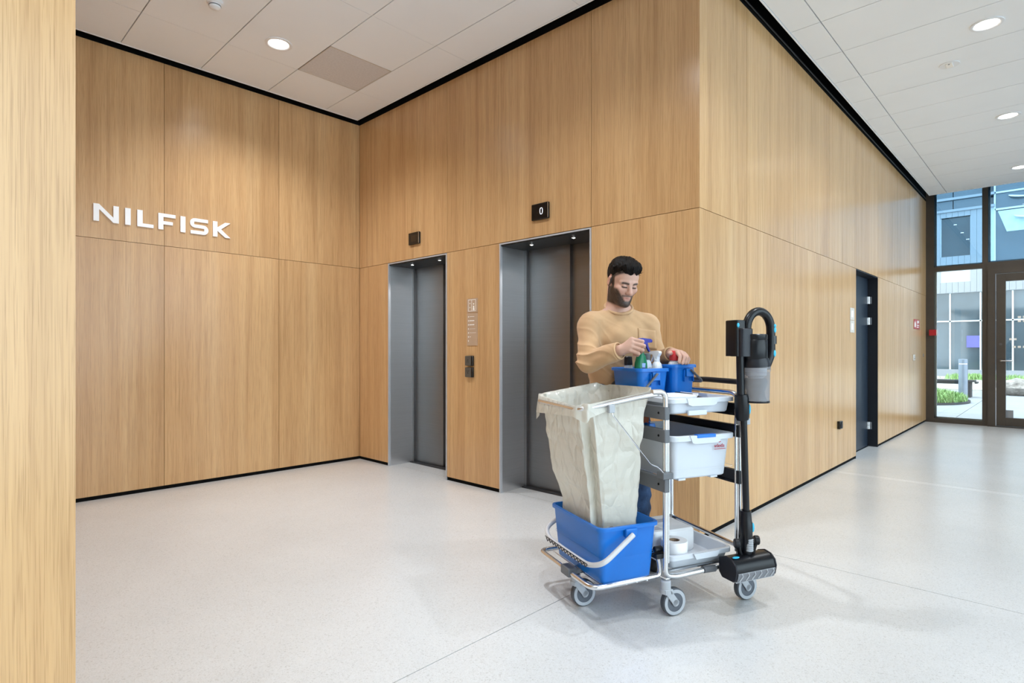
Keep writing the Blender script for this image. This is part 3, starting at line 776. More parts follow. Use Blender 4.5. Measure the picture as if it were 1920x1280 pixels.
rk = MB(); rng = np.random.RandomState(5)
def rnoise(p): return 0.10*math.sin(7*p[0] + 3*p[2]) + 0.07*math.sin(11*p[1] + 5*p[0]) + 0.06*math.sin(9*p[2] + 2)
rings = []
for i in range(13):
    t_ = PI*max(0.03, min(0.97, i/12))
    rg = []
    for k in range(24):
        a = 2*PI*k/24; d = (math.sin(t_)*math.cos(a), math.sin(t_)*math.sin(a), -math.cos(t_)); s_ = 1 + rnoise(d)
        rg.append((0.52*d[0]*s_, 0.42*d[1]*s_, max(0, 0.21 + 0.24*d[2]*s_)))
    rings.append(rg)
rk.loft(rings)
b_ = rk.build('boulder', M['stone'], smooth=60); b_.location = (-0.80, 20.6, -0.02); tag(b_, 'grey rounded boulder on the paving outside the glass door', 'boulder')

# far building across the courtyard
YF = 33.0
fbld = thing('office_building', 'white clad office building with dark glazing across the courtyard', 'building', (0, YF, 0))
MB().box((-18, 0.25, 0), (18, 0.6, 16)).build('core_wall', M['glass_far2'], fbld)
MB().box((-18, -0.1, -0.04), (18, 0.25, 0.30)).build('plinth', M['clad'], fbld)
mx = [-3.734 + 1.09*k for k in range(-9, 13)]
for k, x in enumerate(mx[:-1]):
    for z0, z1 in ((0.30, 2.47), (2.53, 3.78)):
        MB().box((x + 0.03, 0.1, z0), (mx[k+1] - 0.03, 0.12, z1)).build('window_pane', M['glass_far'], fbld)
m_ = MB()
for x in mx: m_.box((x - 0.03, 0.04, 0.3), (x + 0.03, 0.16, 3.80))
m_.box((-14, 0.04, 2.47), (11, 0.16, 2.53)); m_.build('mullion_frame', M['mullion'], fbld)
MB().box((-3.136, 0.06, 1.30), (-2.615, 0.09, 1.83)).build('screen', M['screen'], fbld)
for k in range(34): MB().box((0.8 + k*0.30, -0.05, 5.07), (1.092 + k*0.30, 0.0, 11.0)).build('cladding_board', M['clad'], fbld)  # boards and backing out of view, added to brighten the corridor wall's reflection
MB().box((0.8, 0.0, 5.07), (11, 0.2, 11.0)).build('cladding_backing', M['clad_joint'], fbld)
# cladding boards
WX0, WX1, WZ0, WZ1 = -4.05, -3.0, 5.46, 7.25
LX0, LX1, LZ0, LZ1 = -3.91, -2.985, 4.28, 4.90
BX = -2.15           # the glazed bay starts here above z = 5
nb = 0
for k in range(96):
    x0 = -12.0 + k*0.22; x1 = x0 + 0.212
    spans = [(3.80, 5.05)]
    if x1 <= BX: spans = [(3.80, 7.49)]
    for z0, z1 in spans:
        cuts = [(z0, z1)]
        for cx0, cx1, c0, c1 in ((WX0, WX1, WZ0, WZ1), (LX0, LX1, LZ0, LZ1)):
            if x1 > cx0 and x0 < cx1:
                cuts = [p for a, b in cuts for p in ((a, min(b, c0)), (max(a, c1), b)) if p[1] - p[0] > 0.01]
        for a, b in cuts:
            if -9 < x0 < 6: MB().box((x0, -0.05, a), (x1, 0.0, b)).build('cladding_board', M['clad'], fbld)
MB().box((-14, 0.0, 3.78), (BX, 0.24, 5.40)).box((-14, 0.0, 7.3), (BX, 0.24, 7.49)).box((BX, 0.0, 3.78), (11, 0.24, 5.05)).box((-14, 0.0, 5.4), (WX0, 0.24, 7.3)).box((WX1, 0, 5.4), (BX, 0.24, 7.3)).build('cladding_backing', M['clad_joint'], fbld)
MB().box((WX0, 0.08, WZ0), (WX1, 0.12, WZ1)).build('window_pane', M['glass_far2'], fbld)
lv = MB().box((LX0, 0.02, LZ0), (LX1, 0.04, LZ1)).build('louvre_panel', M['louvre'], fbld)
for z0, z1 in ((7.49, 7.60), (8.03, 8.14), (8.75, 8.86)): MB().box((-14, -0.12, z0), (BX, 0.2, z1)).build('white_band', M['clad'], fbld)
for z0, z1 in ((7.60, 8.03), (8.14, 8.75), (8.86, 12)):
    for k in range(8): MB().box((-12 + k*1.2, 0.0, z0), (-12 + k*1.2 + 1.17, 0.04, z1)).build('window_pane', M['glass_far'], fbld)
for k in range(2):
    x0 = BX + k*1.45
    for z0, z1 in ((5.05, 7.30), (7.42, 8.05), (8.15, 11)):
        MB().box((x0 + 0.03, 0.05, z0), (x0 + 1.42, 0.08, z1)).build('window_pane', M['glass_far2' if k % 2 else 'glass_far'], fbld)
m_ = MB()
for z0, z1 in ((7.32, 7.40), (8.06, 8.13)): m_.box((BX, -0.02, z0), (0.75, 0.1, z1))
for k in range(3): m_.box((BX + k*1.45 - 0.03, -0.02, 5.05), (BX + k*1.45 + 0.03, 0.1, 11))
m_.build('bay_frame', M['mullion'], fbld)
MB().prism([(-2.05, 7.28), (-1.1, 7.28), (-1.1, 6.35), (-1.75, 6.35)], (0, 0.045, 0), (1,0,0), (0,0,1), (0,-0.02,0)).build('stair_soffit', M['pale_disc'], fbld)
for x, z in ((-1.40, 7.85), (-1.22, 6.95)):
    MB().lathe([(0.30, 0), (0.30, 0.03)], (x, 0.03, z), (0.2, -0.35, 1), 24).build('hanging_disc', M['white'], fbld)
for x in (-3.6, -3.35, -3.15): MB().box((x, 0.06, 6.9 - (x + 3.6)*1.6), (x + 0.11, 0.079, 6.925 - (x + 3.6)*1.6)).build('lamp_reflection', M['digit'], fbld)  # glowing strips standing in for indoor downlights mirrored in the glass
# ================================================================== CLEANING CART AND WHAT IT CARRIES
CA = math.radians(66.5); CO = (-1.312, 2.389)      # cart frame: u along the cart, v across it
def cw(u, v, z): return (CO[0] + u*math.cos(CA) - v*math.sin(CA), CO[1] + u*math.sin(CA) + v*math.cos(CA), z)
class CThing:
    def __init__(s, name, label, cat, base, group=None):
        s.b = base; s.o = thing(name, label, cat, cw(*base), CA, group)
    def part(s, name, mb, m, parent=None, bevel=0, smooth=35, label=None):
        if parent is None: return mb.build(name, M[m], s.o, [-c for c in s.b], smooth, bevel, label)
        return mb.build(name, M[m], parent, None, smooth, bevel, label)

W, D = 0.435, 0.51
R = 0.0125
cart = CThing('cleaning_cart', 'chrome and grey cleaning cart loaded with buckets, bag and vacuum', 'cleaning cart', (0.1, 0.25, 0))
P = cart.part
zb = 0.185
# left end frame: both posts rise and curl over towards the bag
P('end_frame', MB().tube(fillet([(-0.075, 0.0, 1.026), (0.0, 0.0, 1.026), (0, 0, zb), (0, 0.0, zb)][:3] + [(0.06, 0.0, zb - 0.012), (0.30, 0.0, zb - 0.004)], [0, 0.075, 0.05, 0.03, 0], 7), R, 12), 'alu')
P('end_frame', MB().tube(fillet([(-0.075, D, 1.026), (0.0, D, 1.026), (0, D, zb), (0.06, D, zb - 0.012), (0.30, D, zb - 0.004)], [0, 0.075, 0.05, 0.03, 0], 7), R, 12), 'alu')
# right end frame with its top bar
P('end_frame', MB().tube(fillet([(W - 0.10, 0.0, zb - 0.008), (W, 0, zb), (W, 0, 1.008), (W, D, 1.008), (W, D, zb), (W - 0.10, D, zb - 0.008)], [0, 0.05, 0.06, 0.06, 0.05, 0], 7), R, 12), 'chrome')
P('rack_strip', MB().box((0.0, -0.004, 0.24), (0.02, 0.006, 0.94)).box((0.0, D - 0.006, 0.24), (0.02, D + 0.004, 0.94)).box((W - 0.022, -0.004, 0.24), (W - 0.002, 0.006, 0.93)).box((W - 0.022, D - 0.006, 0.24), (W - 0.002, D + 0.004, 0.93)), 'alu', bevel=0.002)
for u, dirn in ((0, -1), (W, 1)):
    for z0, z1 in ((0.897, 0.957), (0.793, 0.853), (0.567, 0.632)):
        ua, ub = (u - 0.016, u + 0.012)
        rl = MB().box((ua, -0.016, z0), (ub, D + 0.016, z1))
        if u == 0: rl.box((0.01, 0.02, z0 + 0.004), (0.03, D - 0.02, z0 + 0.012))
        else: rl.box((W - 0.03, 0.02, z0 + 0.004), (W - 0.01, D - 0.02, z0 + 0.012))
        ro = P('shelf_rail', rl, 'greyplast' if u == 0 else 'grip', bevel=0.005)
        for v in (0.03, D - 0.03):
            P('screw', MB().lathe([(0.006, 0), (0.004, 0.003)], (u + dirn*0.016, v, (z0+z1)/2), (dirn, 0, 0), 10).lathe([(0.006, 0), (0.004, 0.003)], (u - dirn*0.012, v, (z0+z1)/2), (-dirn, 0, 0), 10), 'black', ro)
P('lower_bar', MB().tube([(W, 0.0, 0.262), (W, D, 0.277)], 0.011, 10), 'chrome')
P('base_rail', MB().tube([(0.24, 0.0, zb - 0.004), (W - 0.05, 0.0, zb - 0.008)], 0.0105, 10).tube([(0.24, D, zb - 0.004), (W - 0.05, D, zb - 0.008)], 0.0105, 10), 'chrome')
P('rail_sleeve', MB().tube([(0.215, 0, zb - 0.004), (0.285, 0, zb - 0.006)], 0.0165, 10).tube([(0.215, D, zb - 0.004), (0.285, D, zb - 0.006)], 0.0165, 10), 'greyplast')
for va in (0.02, D - 0.04): P('tray_support', MB().box((0.02, va, zb + 0.004), (W - 0.02, va + 0.02, zb + 0.010)), 'chrome')
# push handle on the right end
hd = fillet([(W, D, 0.985), (0.475, D - 0.015, 1.02), (0.525, 0.43, 1.052), (0.535, 0.36, 1.056), (0.535, 0.11, 1.054), (0.52, 0.05, 1.05), (W, -0.0, 0.985)], [0, 0.03, 0.05, 0.04, 0.04, 0.05, 0], 5)
P('push_handle', MB().tube(hd, 0.014, 12), 'grip')
# platform for the bucket
pf = [(-0.02, 0.03, 0.268), (-0.008, 0.03, 0.225), (-0.008, 0.03, 0.178), (-0.372, 0.022, 0.175), (-0.372, 0.55, 0.175), (-0.008, 0.545, 0.178), (-0.008, 0.545, 0.225), (-0.02, 0.545, 0.268)]
P('platform_frame', MB().tube(fillet(pf, [0, 0.03, 0.06, 0.06, 0.05, 0.06, 0.03, 0], 7), R, 12), 'alu')
wr_ = MB()
for u in (-0.31, -0.255, -0.2, -0.145, -0.09): wr_.tube([(u, 0.014, 0.172), (u, 0.556, 0.172)], 0.0032, 8)
P('platform_wire', wr_, 'alu')
P('frame_link', MB().tube([(-0.02, 0.03, 0.182), (0.0, 0.0, 0.170), (0.07, 0.0, 0.170), (0.12, 0.0, 0.176)], 0.006, 8).tube([(-0.02, 0.545, 0.182), (0.0, D, 0.170), (0.07, D, 0.170), (0.12, D, 0.176)], 0.006, 8), 'alu')
P('hook_clip', MB().box((-0.045, 0.005, 0.262), (0.016, 0.05, 0.285)).lathe([(0.014, -0.02), (0.014, 0.02)], (-0.02, 0.03, 0.30), (1,0,0), 12).tube([(-0.03, 0.03, 0.28), (-0.055, 0.06, 0.275)], 0.012, 10), 'grip', bevel=0.003)
cb = P('caster_bracket', MB().box((-0.392, 0.205, 0.158), (-0.345, 0.285, 0.200)).box((-0.35, 0.215, 0.165), (-0.27, 0.275, 0.186)), 'greyplast', bevel=0.006)
P('bolt', MB().lathe([(0.009, 0), (0.008, 0.003)], (-0.335, 0.245, 0.186), (0,0,1), 12), 'chrome', cb)
# bag hoop and its stay
def hz(u): return 0.957 + (u + 0.385)/0.385*0.068
hoop = [(-0.07, 0.0, hz(-0.07)), (-0.12, 0.022, hz(-0.12)), (-0.414, 0.062, hz(-0.414)), (-0.392, 0.548, hz(-0.392)), (-0.10, 0.524, hz(-0.1)), (-0.07, D, hz(-0.07))]
P('bag_hoop', MB().tube(fillet(hoop, [0, 0.04, 0.06, 0.06, 0.04, 0], 7), 0.0115, 12).tube(fillet([(-0.07, 0.0, hz(-0.07) - 0.004), (-0.03, 0.005, hz(0) - 0.014), (-0.012, 0.10, hz(0)-0.03), (-0.012, D - 0.1, hz(0)-0.03), (-0.03, D - 0.005, hz(0) - 0.014), (-0.07, D, hz(-0.07) - 0.004)], 0.04), 0.006, 8), 'alu')
P('hoop_clip', MB().box((-0.285, 0.022, hz(-0.27) - 0.040), (-0.255, 0.045, hz(-0.27) - 0.004)), 'greylight', bevel=0.003)
P('hoop_stay', MB().tube(fillet([(-0.27, 0.028, hz(-0.27) - 0.03), (-0.266, 0.024, hz(-0.27) - 0.05), (-0.085, -0.010, 0.70), (-0.055, -0.022, 0.69), (-0.012, -0.022, 0.645)], 0.02), 0.0032, 8), 'chrome')
P('stay_clip', MB().box((-0.035, -0.03, 0.630), (0.022, 0.02, 0.660)), 'greyplast', bevel=0.004)
P('tube_clip', MB().box((W - 0.012, -0.03, 0.855), (W + 0.045, 0.018, 0.885)), 'greylight', bevel=0.003)

def caster(u, v, ztop):
    """swivel caster trailing towards +u"""
    wu, wz, rw = u + 0.042, 0.0625, 0.0625
    c = P('caster', MB().lathe([(0.020, ztop), (0.024, ztop - 0.004), (0.024, 0.128), (0.026, 0.126), (0.027, 0.108)], (u, v, 0), (0,0,1), 20), 'greylight')
    dirv = Vector((wu - u, 0, wz - 0.118)); L_ = dirv.length + 0.02; an = math.atan2(dirv.z, dirv.x)
    fk = MB()
    for s in (-1, 1):
        fk.obox((u + dirv.x*0.5, v + s*0.021, 0.118 + dirv.z*0.5), (L_, 0.005, 0.032), Matrix.Rotation(-an, 3, 'Y'))
        fk.lathe([(0.017, 0), (0.017, 0.005)], (wu, v + s*0.0185, wz), (0, s, 0), 16)
    fk.obox((u + 0.004, v, 0.116), (0.042, 0.047, 0.022), Matrix.Identity(3))
    P('fork', fk, 'greylight', c, bevel=0.002)
    P('tyre', MB().lathe([(0.049, -0.0155), (rw - 0.005, -0.0155), (rw, -0.011), (rw, 0.011), (rw - 0.005, 0.0155), (0.049, 0.0155)], (wu, v, wz), (0,1,0), 36, (False, False)), 'tyre', c)
    P('rim', MB().lathe([(0.0425, -0.0162), (0.0575, -0.0162), (0.0575, 0.0162), (0.0425, 0.0162)], (wu, v, wz), (0,1,0), 36, (False, False)), 'greylight', c)
    P('hub', MB().lathe([(0.001, -0.0145), (0.043, -0.0145), (0.043, 0.0145), (0.001, 0.0145)], (wu, v, wz), (0,1,0), 30), 'hub', c)
for u, v, z in ((0.0, 0.0, 0.166), (W, 0.0, 0.166), (0.0, D, 0.166), (W, D, 0.166), (-0.332, 0.245, 0.158)): caster(u, v, z)

# ---- containers: outer wall, rim, inner wall
def tub(u0, u1, v0, v1, z0, z1, taper, rim, r, th=0.004, rimh=0.018):
    t = taper
    def rg(e, z, rr=None): return rrect(u0 - e, u1 + e, v0 - e, v1 + e, max(0.004, (r if rr is None else rr) + e*0.5), z)
    return MB().loft([rg(-t + -0.006, z0), rg(-t, z0 + 0.006), rg(0, z1 - rimh), rg(rim, z1 - rimh), rg(rim, z1 - 0.003), rg(rim - 0.003, z1), rg(-th + 0.002, z1), rg(-th, z1 - 0.004), rg(-t - th, z0 + 0.010)], True, True)
def tray(u0, u1, v0, v1, z0, z1, taper, rim, r=0.03): return tub(u0, u1, v0, v1, z0, z1, taper, rim, r, 0.004, 0.022)
tt = CThing('cart_tray', 'shallow white tray on top of the cart under the blue buckets', 'tray', (0.21, 0.25, 0.918))
tt.part('tray_body', tray(0.040, 0.400, 0.012, 0.50, 0.918, 0.992, 0.008, 0.018), 'boxwhite', bevel=0)
tt.part('grip_lip', MB().prism([(0.115, 0.992), (0.125, 0.962), (0.145, 0.955), (0.275, 0.955), (0.29, 0.962), (0.30, 0.992)], (0, -0.010, 0), (1,0,0), (0,0,1), (0, 0.008, 0)), 'boxwhite')
tt.part('foot_rib', MB().box((0.13, -0.002, 0.910), (0.24, 0.01, 0.935)), 'boxwhite', bevel=0.004)
bx = CThing('storage_bin', 'deep white storage bin with blue handle clip and red print on its front', 'storage bin', (0.21, 0.25, 0.612))
bx.part('bin_body', tub(0.045, 0.390, 0.004, 0.49, 0.612, 0.818, 0.018, 0.019, 0.03, 0.004, 0.024), 'boxwhite')
bx.part('grip_lip', MB().prism([(0.125, 0.818), (0.14, 0.785), (0.155, 0.78), (0.285, 0.78), (0.30, 0.785), (0.315, 0.818)], (0, -0.020, 0), (1,0,0), (0,0,1), (0, 0.009, 0)), 'boxwhite')
bx.part('handle_clip', MB().box((0.165, -0.023, 0.806), (0.275, 0.004, 0.822)), 'blue_clip', bevel=0.003)
bx.part('handle_clip', MB().box((0.165, 0.486, 0.806), (0.275, 0.513, 0.822)), 'blue_clip', bevel=0.003)
bx.part('moulded_rib', MB().loft([rrect(0.031, 0.404, -0.0085, 0.503, 0.03, z) for z in (0.658, 0.6595)], False, False).box((0.09, 0.02, 0.606), (0.13, 0.40, 0.614)).box((0.28, 0.02, 0.606), (0.32, 0.40, 0.614)), 'boxwhite')
lg = text_mb('vileda', 0.026, (0.282, -0.0005, 0.752), (1.05,0,0.0), (0, -0.09, 1), (0, -0.0012, 0))
lg.box((0.284, -0.0012, 0.743), (0.352, 0.0, 0.7455))
lg.prism([(0.298, 0.7775), (0.305, 0.7815), (0.312, 0.7785), (0.319, 0.7815), (0.321, 0.779), (0.312, 0.7755), (0.305, 0.779)], (0, -0.0035, 0), (1,0,0), (0,0,1), (0, -0.001, 0))
tag(bx.part('lettering', lg, 'logo_red', smooth=None), kind='stuff')
bt = CThing('bottom_tray', 'shallow white tray on the cart base holding tissue', 'tray', (0.21, 0.25, 0.196))
bt.part('tray_body', tray(0.040, 0.395, 0.020, 0.49, 0.196, 0.262, 0.012, 0.014), 'boxwhite')
bt.part('grip_lip', MB().prism([(0.16, 0.262), (0.175, 0.235), (0.30, 0.235), (0.315, 0.262)], (0, -0.004, 0), (1,0,0), (0,0,1), (0, 0.008, 0)), 'boxwhite')

rl = CThing('tissue_roll', 'large white jumbo tissue roll standing in the bottom tray', 'tissue roll', (0.122, 0.092, 0.2065))
rl.part('paper', MB().lathe([(0.030, 0.0), (0.060, 0.0), (0.062, 0.003), (0.062, 0.096), (0.060, 0.100), (0.026, 0.100), (0.026, 0.0)], (0.122, 0.092, 0.2065), (0,0,1), 40, (False, False)), 'paper')
rl.part('core', MB().lathe([(0.0258, 0.001), (0.0258, 0.099), (0.0235, 0.099), (0.0235, 0.001)], (0.122, 0.092, 0.2065), (0,0,1), 28, (False, True)), 'card')
pk = CThing('tissue_pack', 'white printed pack of paper towels at the back of the bottom tray', 'paper pack', (0.19, 0.29, 0.2065))
pk.part('wrap', MB().loft([rrect(0.067, 0.308, 0.178, 0.402, 0.02, 0.2065), rrect(0.062, 0.315, 0.170, 0.410, 0.02, 0.220), rrect(0.062, 0.315, 0.170, 0.410, 0.02, 0.312), rrect(0.070, 0.306, 0.180, 0.402, 0.016, 0.322)]), 'paper')
pk.part('print', MB().box((0.085, 0.20, 0.322), (0.14, 0.25, 0.3228)).box((0.0612, 0.20, 0.25), (0.0622, 0.24, 0.275)).box((0.0612, 0.28, 0.255), (0.0622, 0.32, 0.263)).box((0.0612, 0.28, 0.275), (0.0622, 0.32, 0.282)).box((0.17, 0.30, 0.322), (0.26, 0.35, 0.3228)), 'print_grey')

# ---- blue buckets
def bail(pa, pb, drop, out, w=0.010, n=16):
    """flat bucket handle hanging from pa to pb, resting outwards"""
    pts = [Vector(pa) + (Vector(pb) - Vector(pa))*t for t in [k/n for k in range(n+1)]]
    return pts
def bucket(name, label, u0, u1, v0, v1, z0, z1, taper, group):
    b = CThing(name, label, 'bucket', ((u0+u1)/2, (v0+v1)/2, z0), group)
    b.part('bucket_body', tub(u0, u1, v0, v1, z0, z1, taper, 0.010, 0.032, 0.004, 0.016), 'blue')
    return b
lb = bucket('blue_bucket', 'big blue bucket under the waste bag on the cart platform', -0.338, -0.036, 0.010, 0.475, 0.179, 0.437, 0.020, 'blue buckets')
hv0, hv1, hz_ = 0.004, 0.481, 0.402
lb.part('handle_lug', MB().box((-0.218, -0.010, 0.385), (-0.158, 0.010, 0.425)).box((-0.218, 0.475, 0.385), (-0.158, 0.495, 0.425)), 'blue', bevel=0.004)
path = fillet([(-0.188, -0.020, hz_), (-0.352, -0.036, 0.300), (-0.378, 0.04, 0.272), (-0.380, 0.24, 0.270), (-0.378, 0.44, 0.276), (-0.352, 0.521, 0.300), (-0.188, 0.505, hz_)], [0, 0.08, 0.09, 0.1, 0.09, 0.08, 0], 7)
hh = lb.part('bail_handle', MB().tube(path, 0.0115, 10, flat=1.0), 'handlegrey')
zz = MB()
for k in range(13):
    v = 0.035 + k*0.031
    zz.tube([(-0.391, v, 0.278), (-0.391, v + 0.015, 0.265)], 0.0022, 6).tube([(-0.391, v + 0.015, 0.265), (-0.391, v + 0.031, 0.278)], 0.0022, 6)
lb.part('grip_ribs', zz.tube([(-0.3885, 0.04, 0.2795), (-0.3885, 0.455, 0.2805)], 0.002, 6), 'vac_grey', hh)
lb.part('moulded_line', MB().loft([rrect(-0.3285, -0.0455, 0.0005, 0.4845, 0.034, z) for z in (0.300, 0.3015)], False, False), 'blue')
b1 = bucket('blue_bucket', 'left blue bucket on the cart top holding the green spray bottle', 0.022, 0.206, 0.235, 0.488, 0.931, 1.124, 0.016, 'blue buckets')
def side_handle(b, uc, v, z, du, dz, other):
    b.part('handle_lug', MB().box((uc - 0.022, v - 0.012, z - 0.035), (uc + 0.022, v + 0.004, z + 0.006)).box((uc - 0.03, v - 0.006, z - 0.06), (uc - 0.026, v + 0.01, z)).box((uc + 0.026, v - 0.006, z - 0.06), (uc + 0.03, v + 0.01, z)), 'blue', bevel=0.002)
    p = fillet([(uc, v - 0.018, z), (uc + du, v - 0.018, z + dz), (uc + du*1.02, other + 0.018, z + dz), (uc, other + 0.018, z)], [0, 0.03, 0.03, 0], 5)
    b.part('bail_handle', MB().tube(p, 0.0085, 8, flat=0.6), 'greyplast')
side_handle(b1, 0.114, 0.228, 1.098, -0.085, -0.085, 0.495)
b2 = bucket('blue_bucket', 'right blue bucket on the cart top holding the red capped bottle', 0.228, 0.378, 0.235, 0.488, 0.931, 1.142, 0.012, 'blue buckets')
side_handle(b2, 0.322, 0.228, 1.115, 0.078, -0.062, 0.495)

# ---- things lying on the top tray
cl = CThing('cloth_stack', 'folded white cloth pad at the front of the top tray', 'cloth', (0.135, 0.115, 0.931))
for k in range(3):
    z = 0.931 + k*0.024
    cl.part('folded_layer', MB().loft([rrect(0.055, 0.215, 0.035 + 0.004*k, 0.205 - 0.003*k, 0.02, z), rrect(0.050, 0.220, 0.030 + 0.004*k, 0.210 - 0.003*k, 0.024, z + 0.006), rrect(0.050, 0.220, 0.030 + 0.004*k, 0.210 - 0.003*k, 0.024, z + 0.018), rrect(0.057, 0.213, 0.037 + 0.004*k, 0.203 - 0.003*k, 0.02, z + 0.0235)]), 'cloth_white')
br = CThing('hand_scraper', 'black handled tool with white edge lying on the top tray', 'cleaning tool', (0.30, 0.13, 0.9315))
br.part('blade_head', MB().obox((0.255, 0.17, 0.985), (0.045, 0.13, 0.016), Matrix.Rotation(math.radians(38), 3, 'Y')), 'grip', bevel=0.004)
br.part('white_edge', MB().obox((0.268, 0.165, 0.993), (0.006, 0.13, 0.022), Matrix.Rotation(math.radians(38), 3, 'Y')), 'white')
br.part('tool_handle', MB().tube([(0.255, 0.16, 0.985), (0.285, 0.13, 0.974), (0.335, 0.075, 0.954), (0.352, 0.060, 0.948)], [0.012, 0.017, 0.017, 0.014], 12), 'grip')
# things seen between the rails
ru = CThing('brown_pouch', 'rust brown pouch at the back of the white bin', 'pouch', (0.10, 0.43, 0.624))
ru.part('pouch_body', MB().loft([rrect(0.062, 0.17, 0.415, 0.455, 0.012, 0.624), rrect(0.058, 0.20, 0.40, 0.47, 0.016, 0.74), rrect(0.055, 0.21, 0.40, 0.465, 0.016, 0.86), rrect(0.07, 0.20, 0.425, 0.445, 0.008, 0.885)]), 'rust')
ru.part('flap', MB().box((0.075, 0.396, 0.80), (0.19, 0.4005, 0.87)), 'rust', bevel=0.002)
bc = CThing('blue_cloth', 'crumpled blue cleaning cloth in the white bin', 'cloth', (0.09, 0.30, 0.624))
q = MB(); rings = []
for i in range(10):
    t_ = PI*max(0.04, min(0.96, i/9)); rg = []
    for k in range(20):
        a = 2*PI*k/20; s_ = 1 + 0.18*math.sin(3*a + i) + 0.1*math.sin(5*a - 2*i)
        rg.append((0.125 + 0.055*math.sin(t_)*math.cos(a)*s_, 0.30 + 0.075*math.sin(t_)*math.sin(a)*s_, 0.624 + 0.108 - 0.108*math.cos(t_)*(1 + 0.05*math.sin(4*a))))
    rings.append(rg)
bc.part('folded_body', q.loft(rings), 'blue', smooth=60)
bc.part('corner', MB().loft([rrect(0.07, 0.125, 0.225, 0.262, 0.01, z) for z in (0.70, 0.80)] + [rrect(0.085, 0.12, 0.235, 0.255, 0.006, 0.848)]), 'blue')

# ---- bottles in the buckets
def bottle(name, label, u, v, z0, parts, tilt=(0, 0), group='bottles in the cart buckets'):
    b = thing(name, label, 'bottle', cw(u, v, z0), CA, group)
    b.rotation_euler = (tilt[0], tilt[1], CA)
    first = None
    for nm, mb, m in parts:
        mb.build(nm, M[m], b)
    return b
def flask(w, d, h, neck, hn, sh=0.05):
    """oval bottle body with shoulders"""
    def ov(a, b, z, n=24): return [(a*math.copysign(abs(math.cos(t))**0.8, math.cos(t)), b*math.copysign(abs(math.sin(t))**0.8, math.sin(t)), z) for t in [2*PI*k/n for k in range(n)]]
    return MB().loft([ov(w*0.9, d*0.9, 0), ov(w, d, 0.008), ov(w, d, h - sh), ov(w*0.93, d*0.93, h - sh*0.6), ov((w + neck)*0.5, (d + neck)*0.5, h - sh*0.2), ov(neck, neck, h), ov(neck, neck, h + hn)])
def trigger(z, s=1.0, pull=1.0):
    """spray head with nozzle towards +u, and its lever"""
    head = MB().prism([(-0.024, 0.028), (-0.030, 0.040), (-0.026, 0.050), (0.0, 0.053), (0.048, 0.050), (0.053, 0.047), (0.053, 0.032), (0.030, 0.030), (0.020, 0.020), (0.013, 0.0), (-0.013, 0.0), (-0.014, 0.018)], (0, -0.011*s, z), (s, 0, 0), (0, 0, s), (0, 0.022*s, 0))
    lev = MB().prism([(0.024, 0.030), (0.034, 0.030), (0.040, 0.010), (0.050, -0.012), (0.047, -0.016), (0.036, -0.002), (0.028, 0.014)], (0, -0.006*s, z), (s, 0, 0), (0, 0, s), (0, 0.012*s, 0))
    noz = MB().lathe([(0.008*s, 0), (0.008*s, 0.008*s), (0.005*s, 0.009*s)], (0.053*s, 0, z + 0.040*s), (1, 0, 0), 12)
    col = MB().lathe([(0.015*s, -0.016*s), (0.016*s, -0.014*s), (0.016*s, 0.0), (0.012*s, 0.002)], (0, 0, z), (0, 0, 1), 18)
    return head, lev, noz, col
h1 = trigger(0.282)
sp = bottle('spray_bottle', 'green spray bottle with dark blue trigger in the man\'s hand', 0.062, 0.285, 0.942, [
    ('bottle_body', flask(0.034, 0.026, 0.258, 0.012, 0.012, 0.08), 'green'),
    ('label_sheet', MB().loft([[(0.8*a, b*1.02, z) for a, b in [(0.026*math.cos(t), 0.0275*math.sin(t)) for t in [PI*1.12 + PI*0.76*k/10 for k in range(11)]]] for z in (0.05, 0.208)], False, False), 'label_blue'),
    ('label_band', MB().loft([[(0.8*a, b*1.03, z) for a, b in [(0.0262*math.cos(t), 0.0277*math.sin(t)) for t in [PI*1.12 + PI*0.76*k/10 for k in range(11)]]] for z in (0.168, 0.186)], False, False), 'label_navy'),
    ('spray_head', h1[0], 'blue_dark'), ('trigger_lever', h1[1], 'blue_dark'), ('nozzle', h1[2], 'blue_dark'), ('collar', h1[3], 'blue_dark')], (0.0, 0.03))
h2 = trigger(0.225, 0.85)
bottle('spray_bottle', 'white spray bottle with white head in the left blue bucket', 0.178, 0.300, 0.942, [
    ('bottle_body', flask(0.027, 0.025, 0.212, 0.014, 0.008, 0.035), 'bottle_white'),
    ('spray_head', h2[0], 'bottle_white'), ('trigger_lever', h2[1], 'bottle_white'), ('nozzle', h2[2], 'bottle_white'), ('collar', h2[3], 'bottle_white')]).rotation_euler = (0, 0, CA + math.radians(95))
bottle('cleaner_bottle', 'pale grey bottle with ribbed grey cap beside the green one', 0.128, 0.318, 0.942, [
    ('bottle_body', flask(0.028, 0.022, 0.222, 0.014, 0.006, 0.05), 'bottle_grey'),
    ('cap', MB().lathe([(0.0175, 0.224), (0.0185, 0.226), (0.0185, 0.254), (0.016, 0.257)], (0,0,0), (0,0,1), 20), 'greyplast'),
    ('label_sheet', MB().lathe([(0.012, 0), (0.012, 0.001)], (0.004, -0.0222, 0.175), (0, -1, 0), 20), 'greylight')])
bottle('cleaner_bottle', 'small clear bottle with dark grey cap nearest the bag', 0.068, 0.385, 0.942, [
    ('bottle_body', flask(0.024, 0.022, 0.195, 0.018, 0.008, 0.04), 'bottle_grey'),
    ('cap', MB().lathe([(0.021, 0.196), (0.022, 0.199), (0.020, 0.238), (0.016, 0.242)], (0,0,0), (0,0,1), 20), 'vac_grey')], (0.0, -0.04))
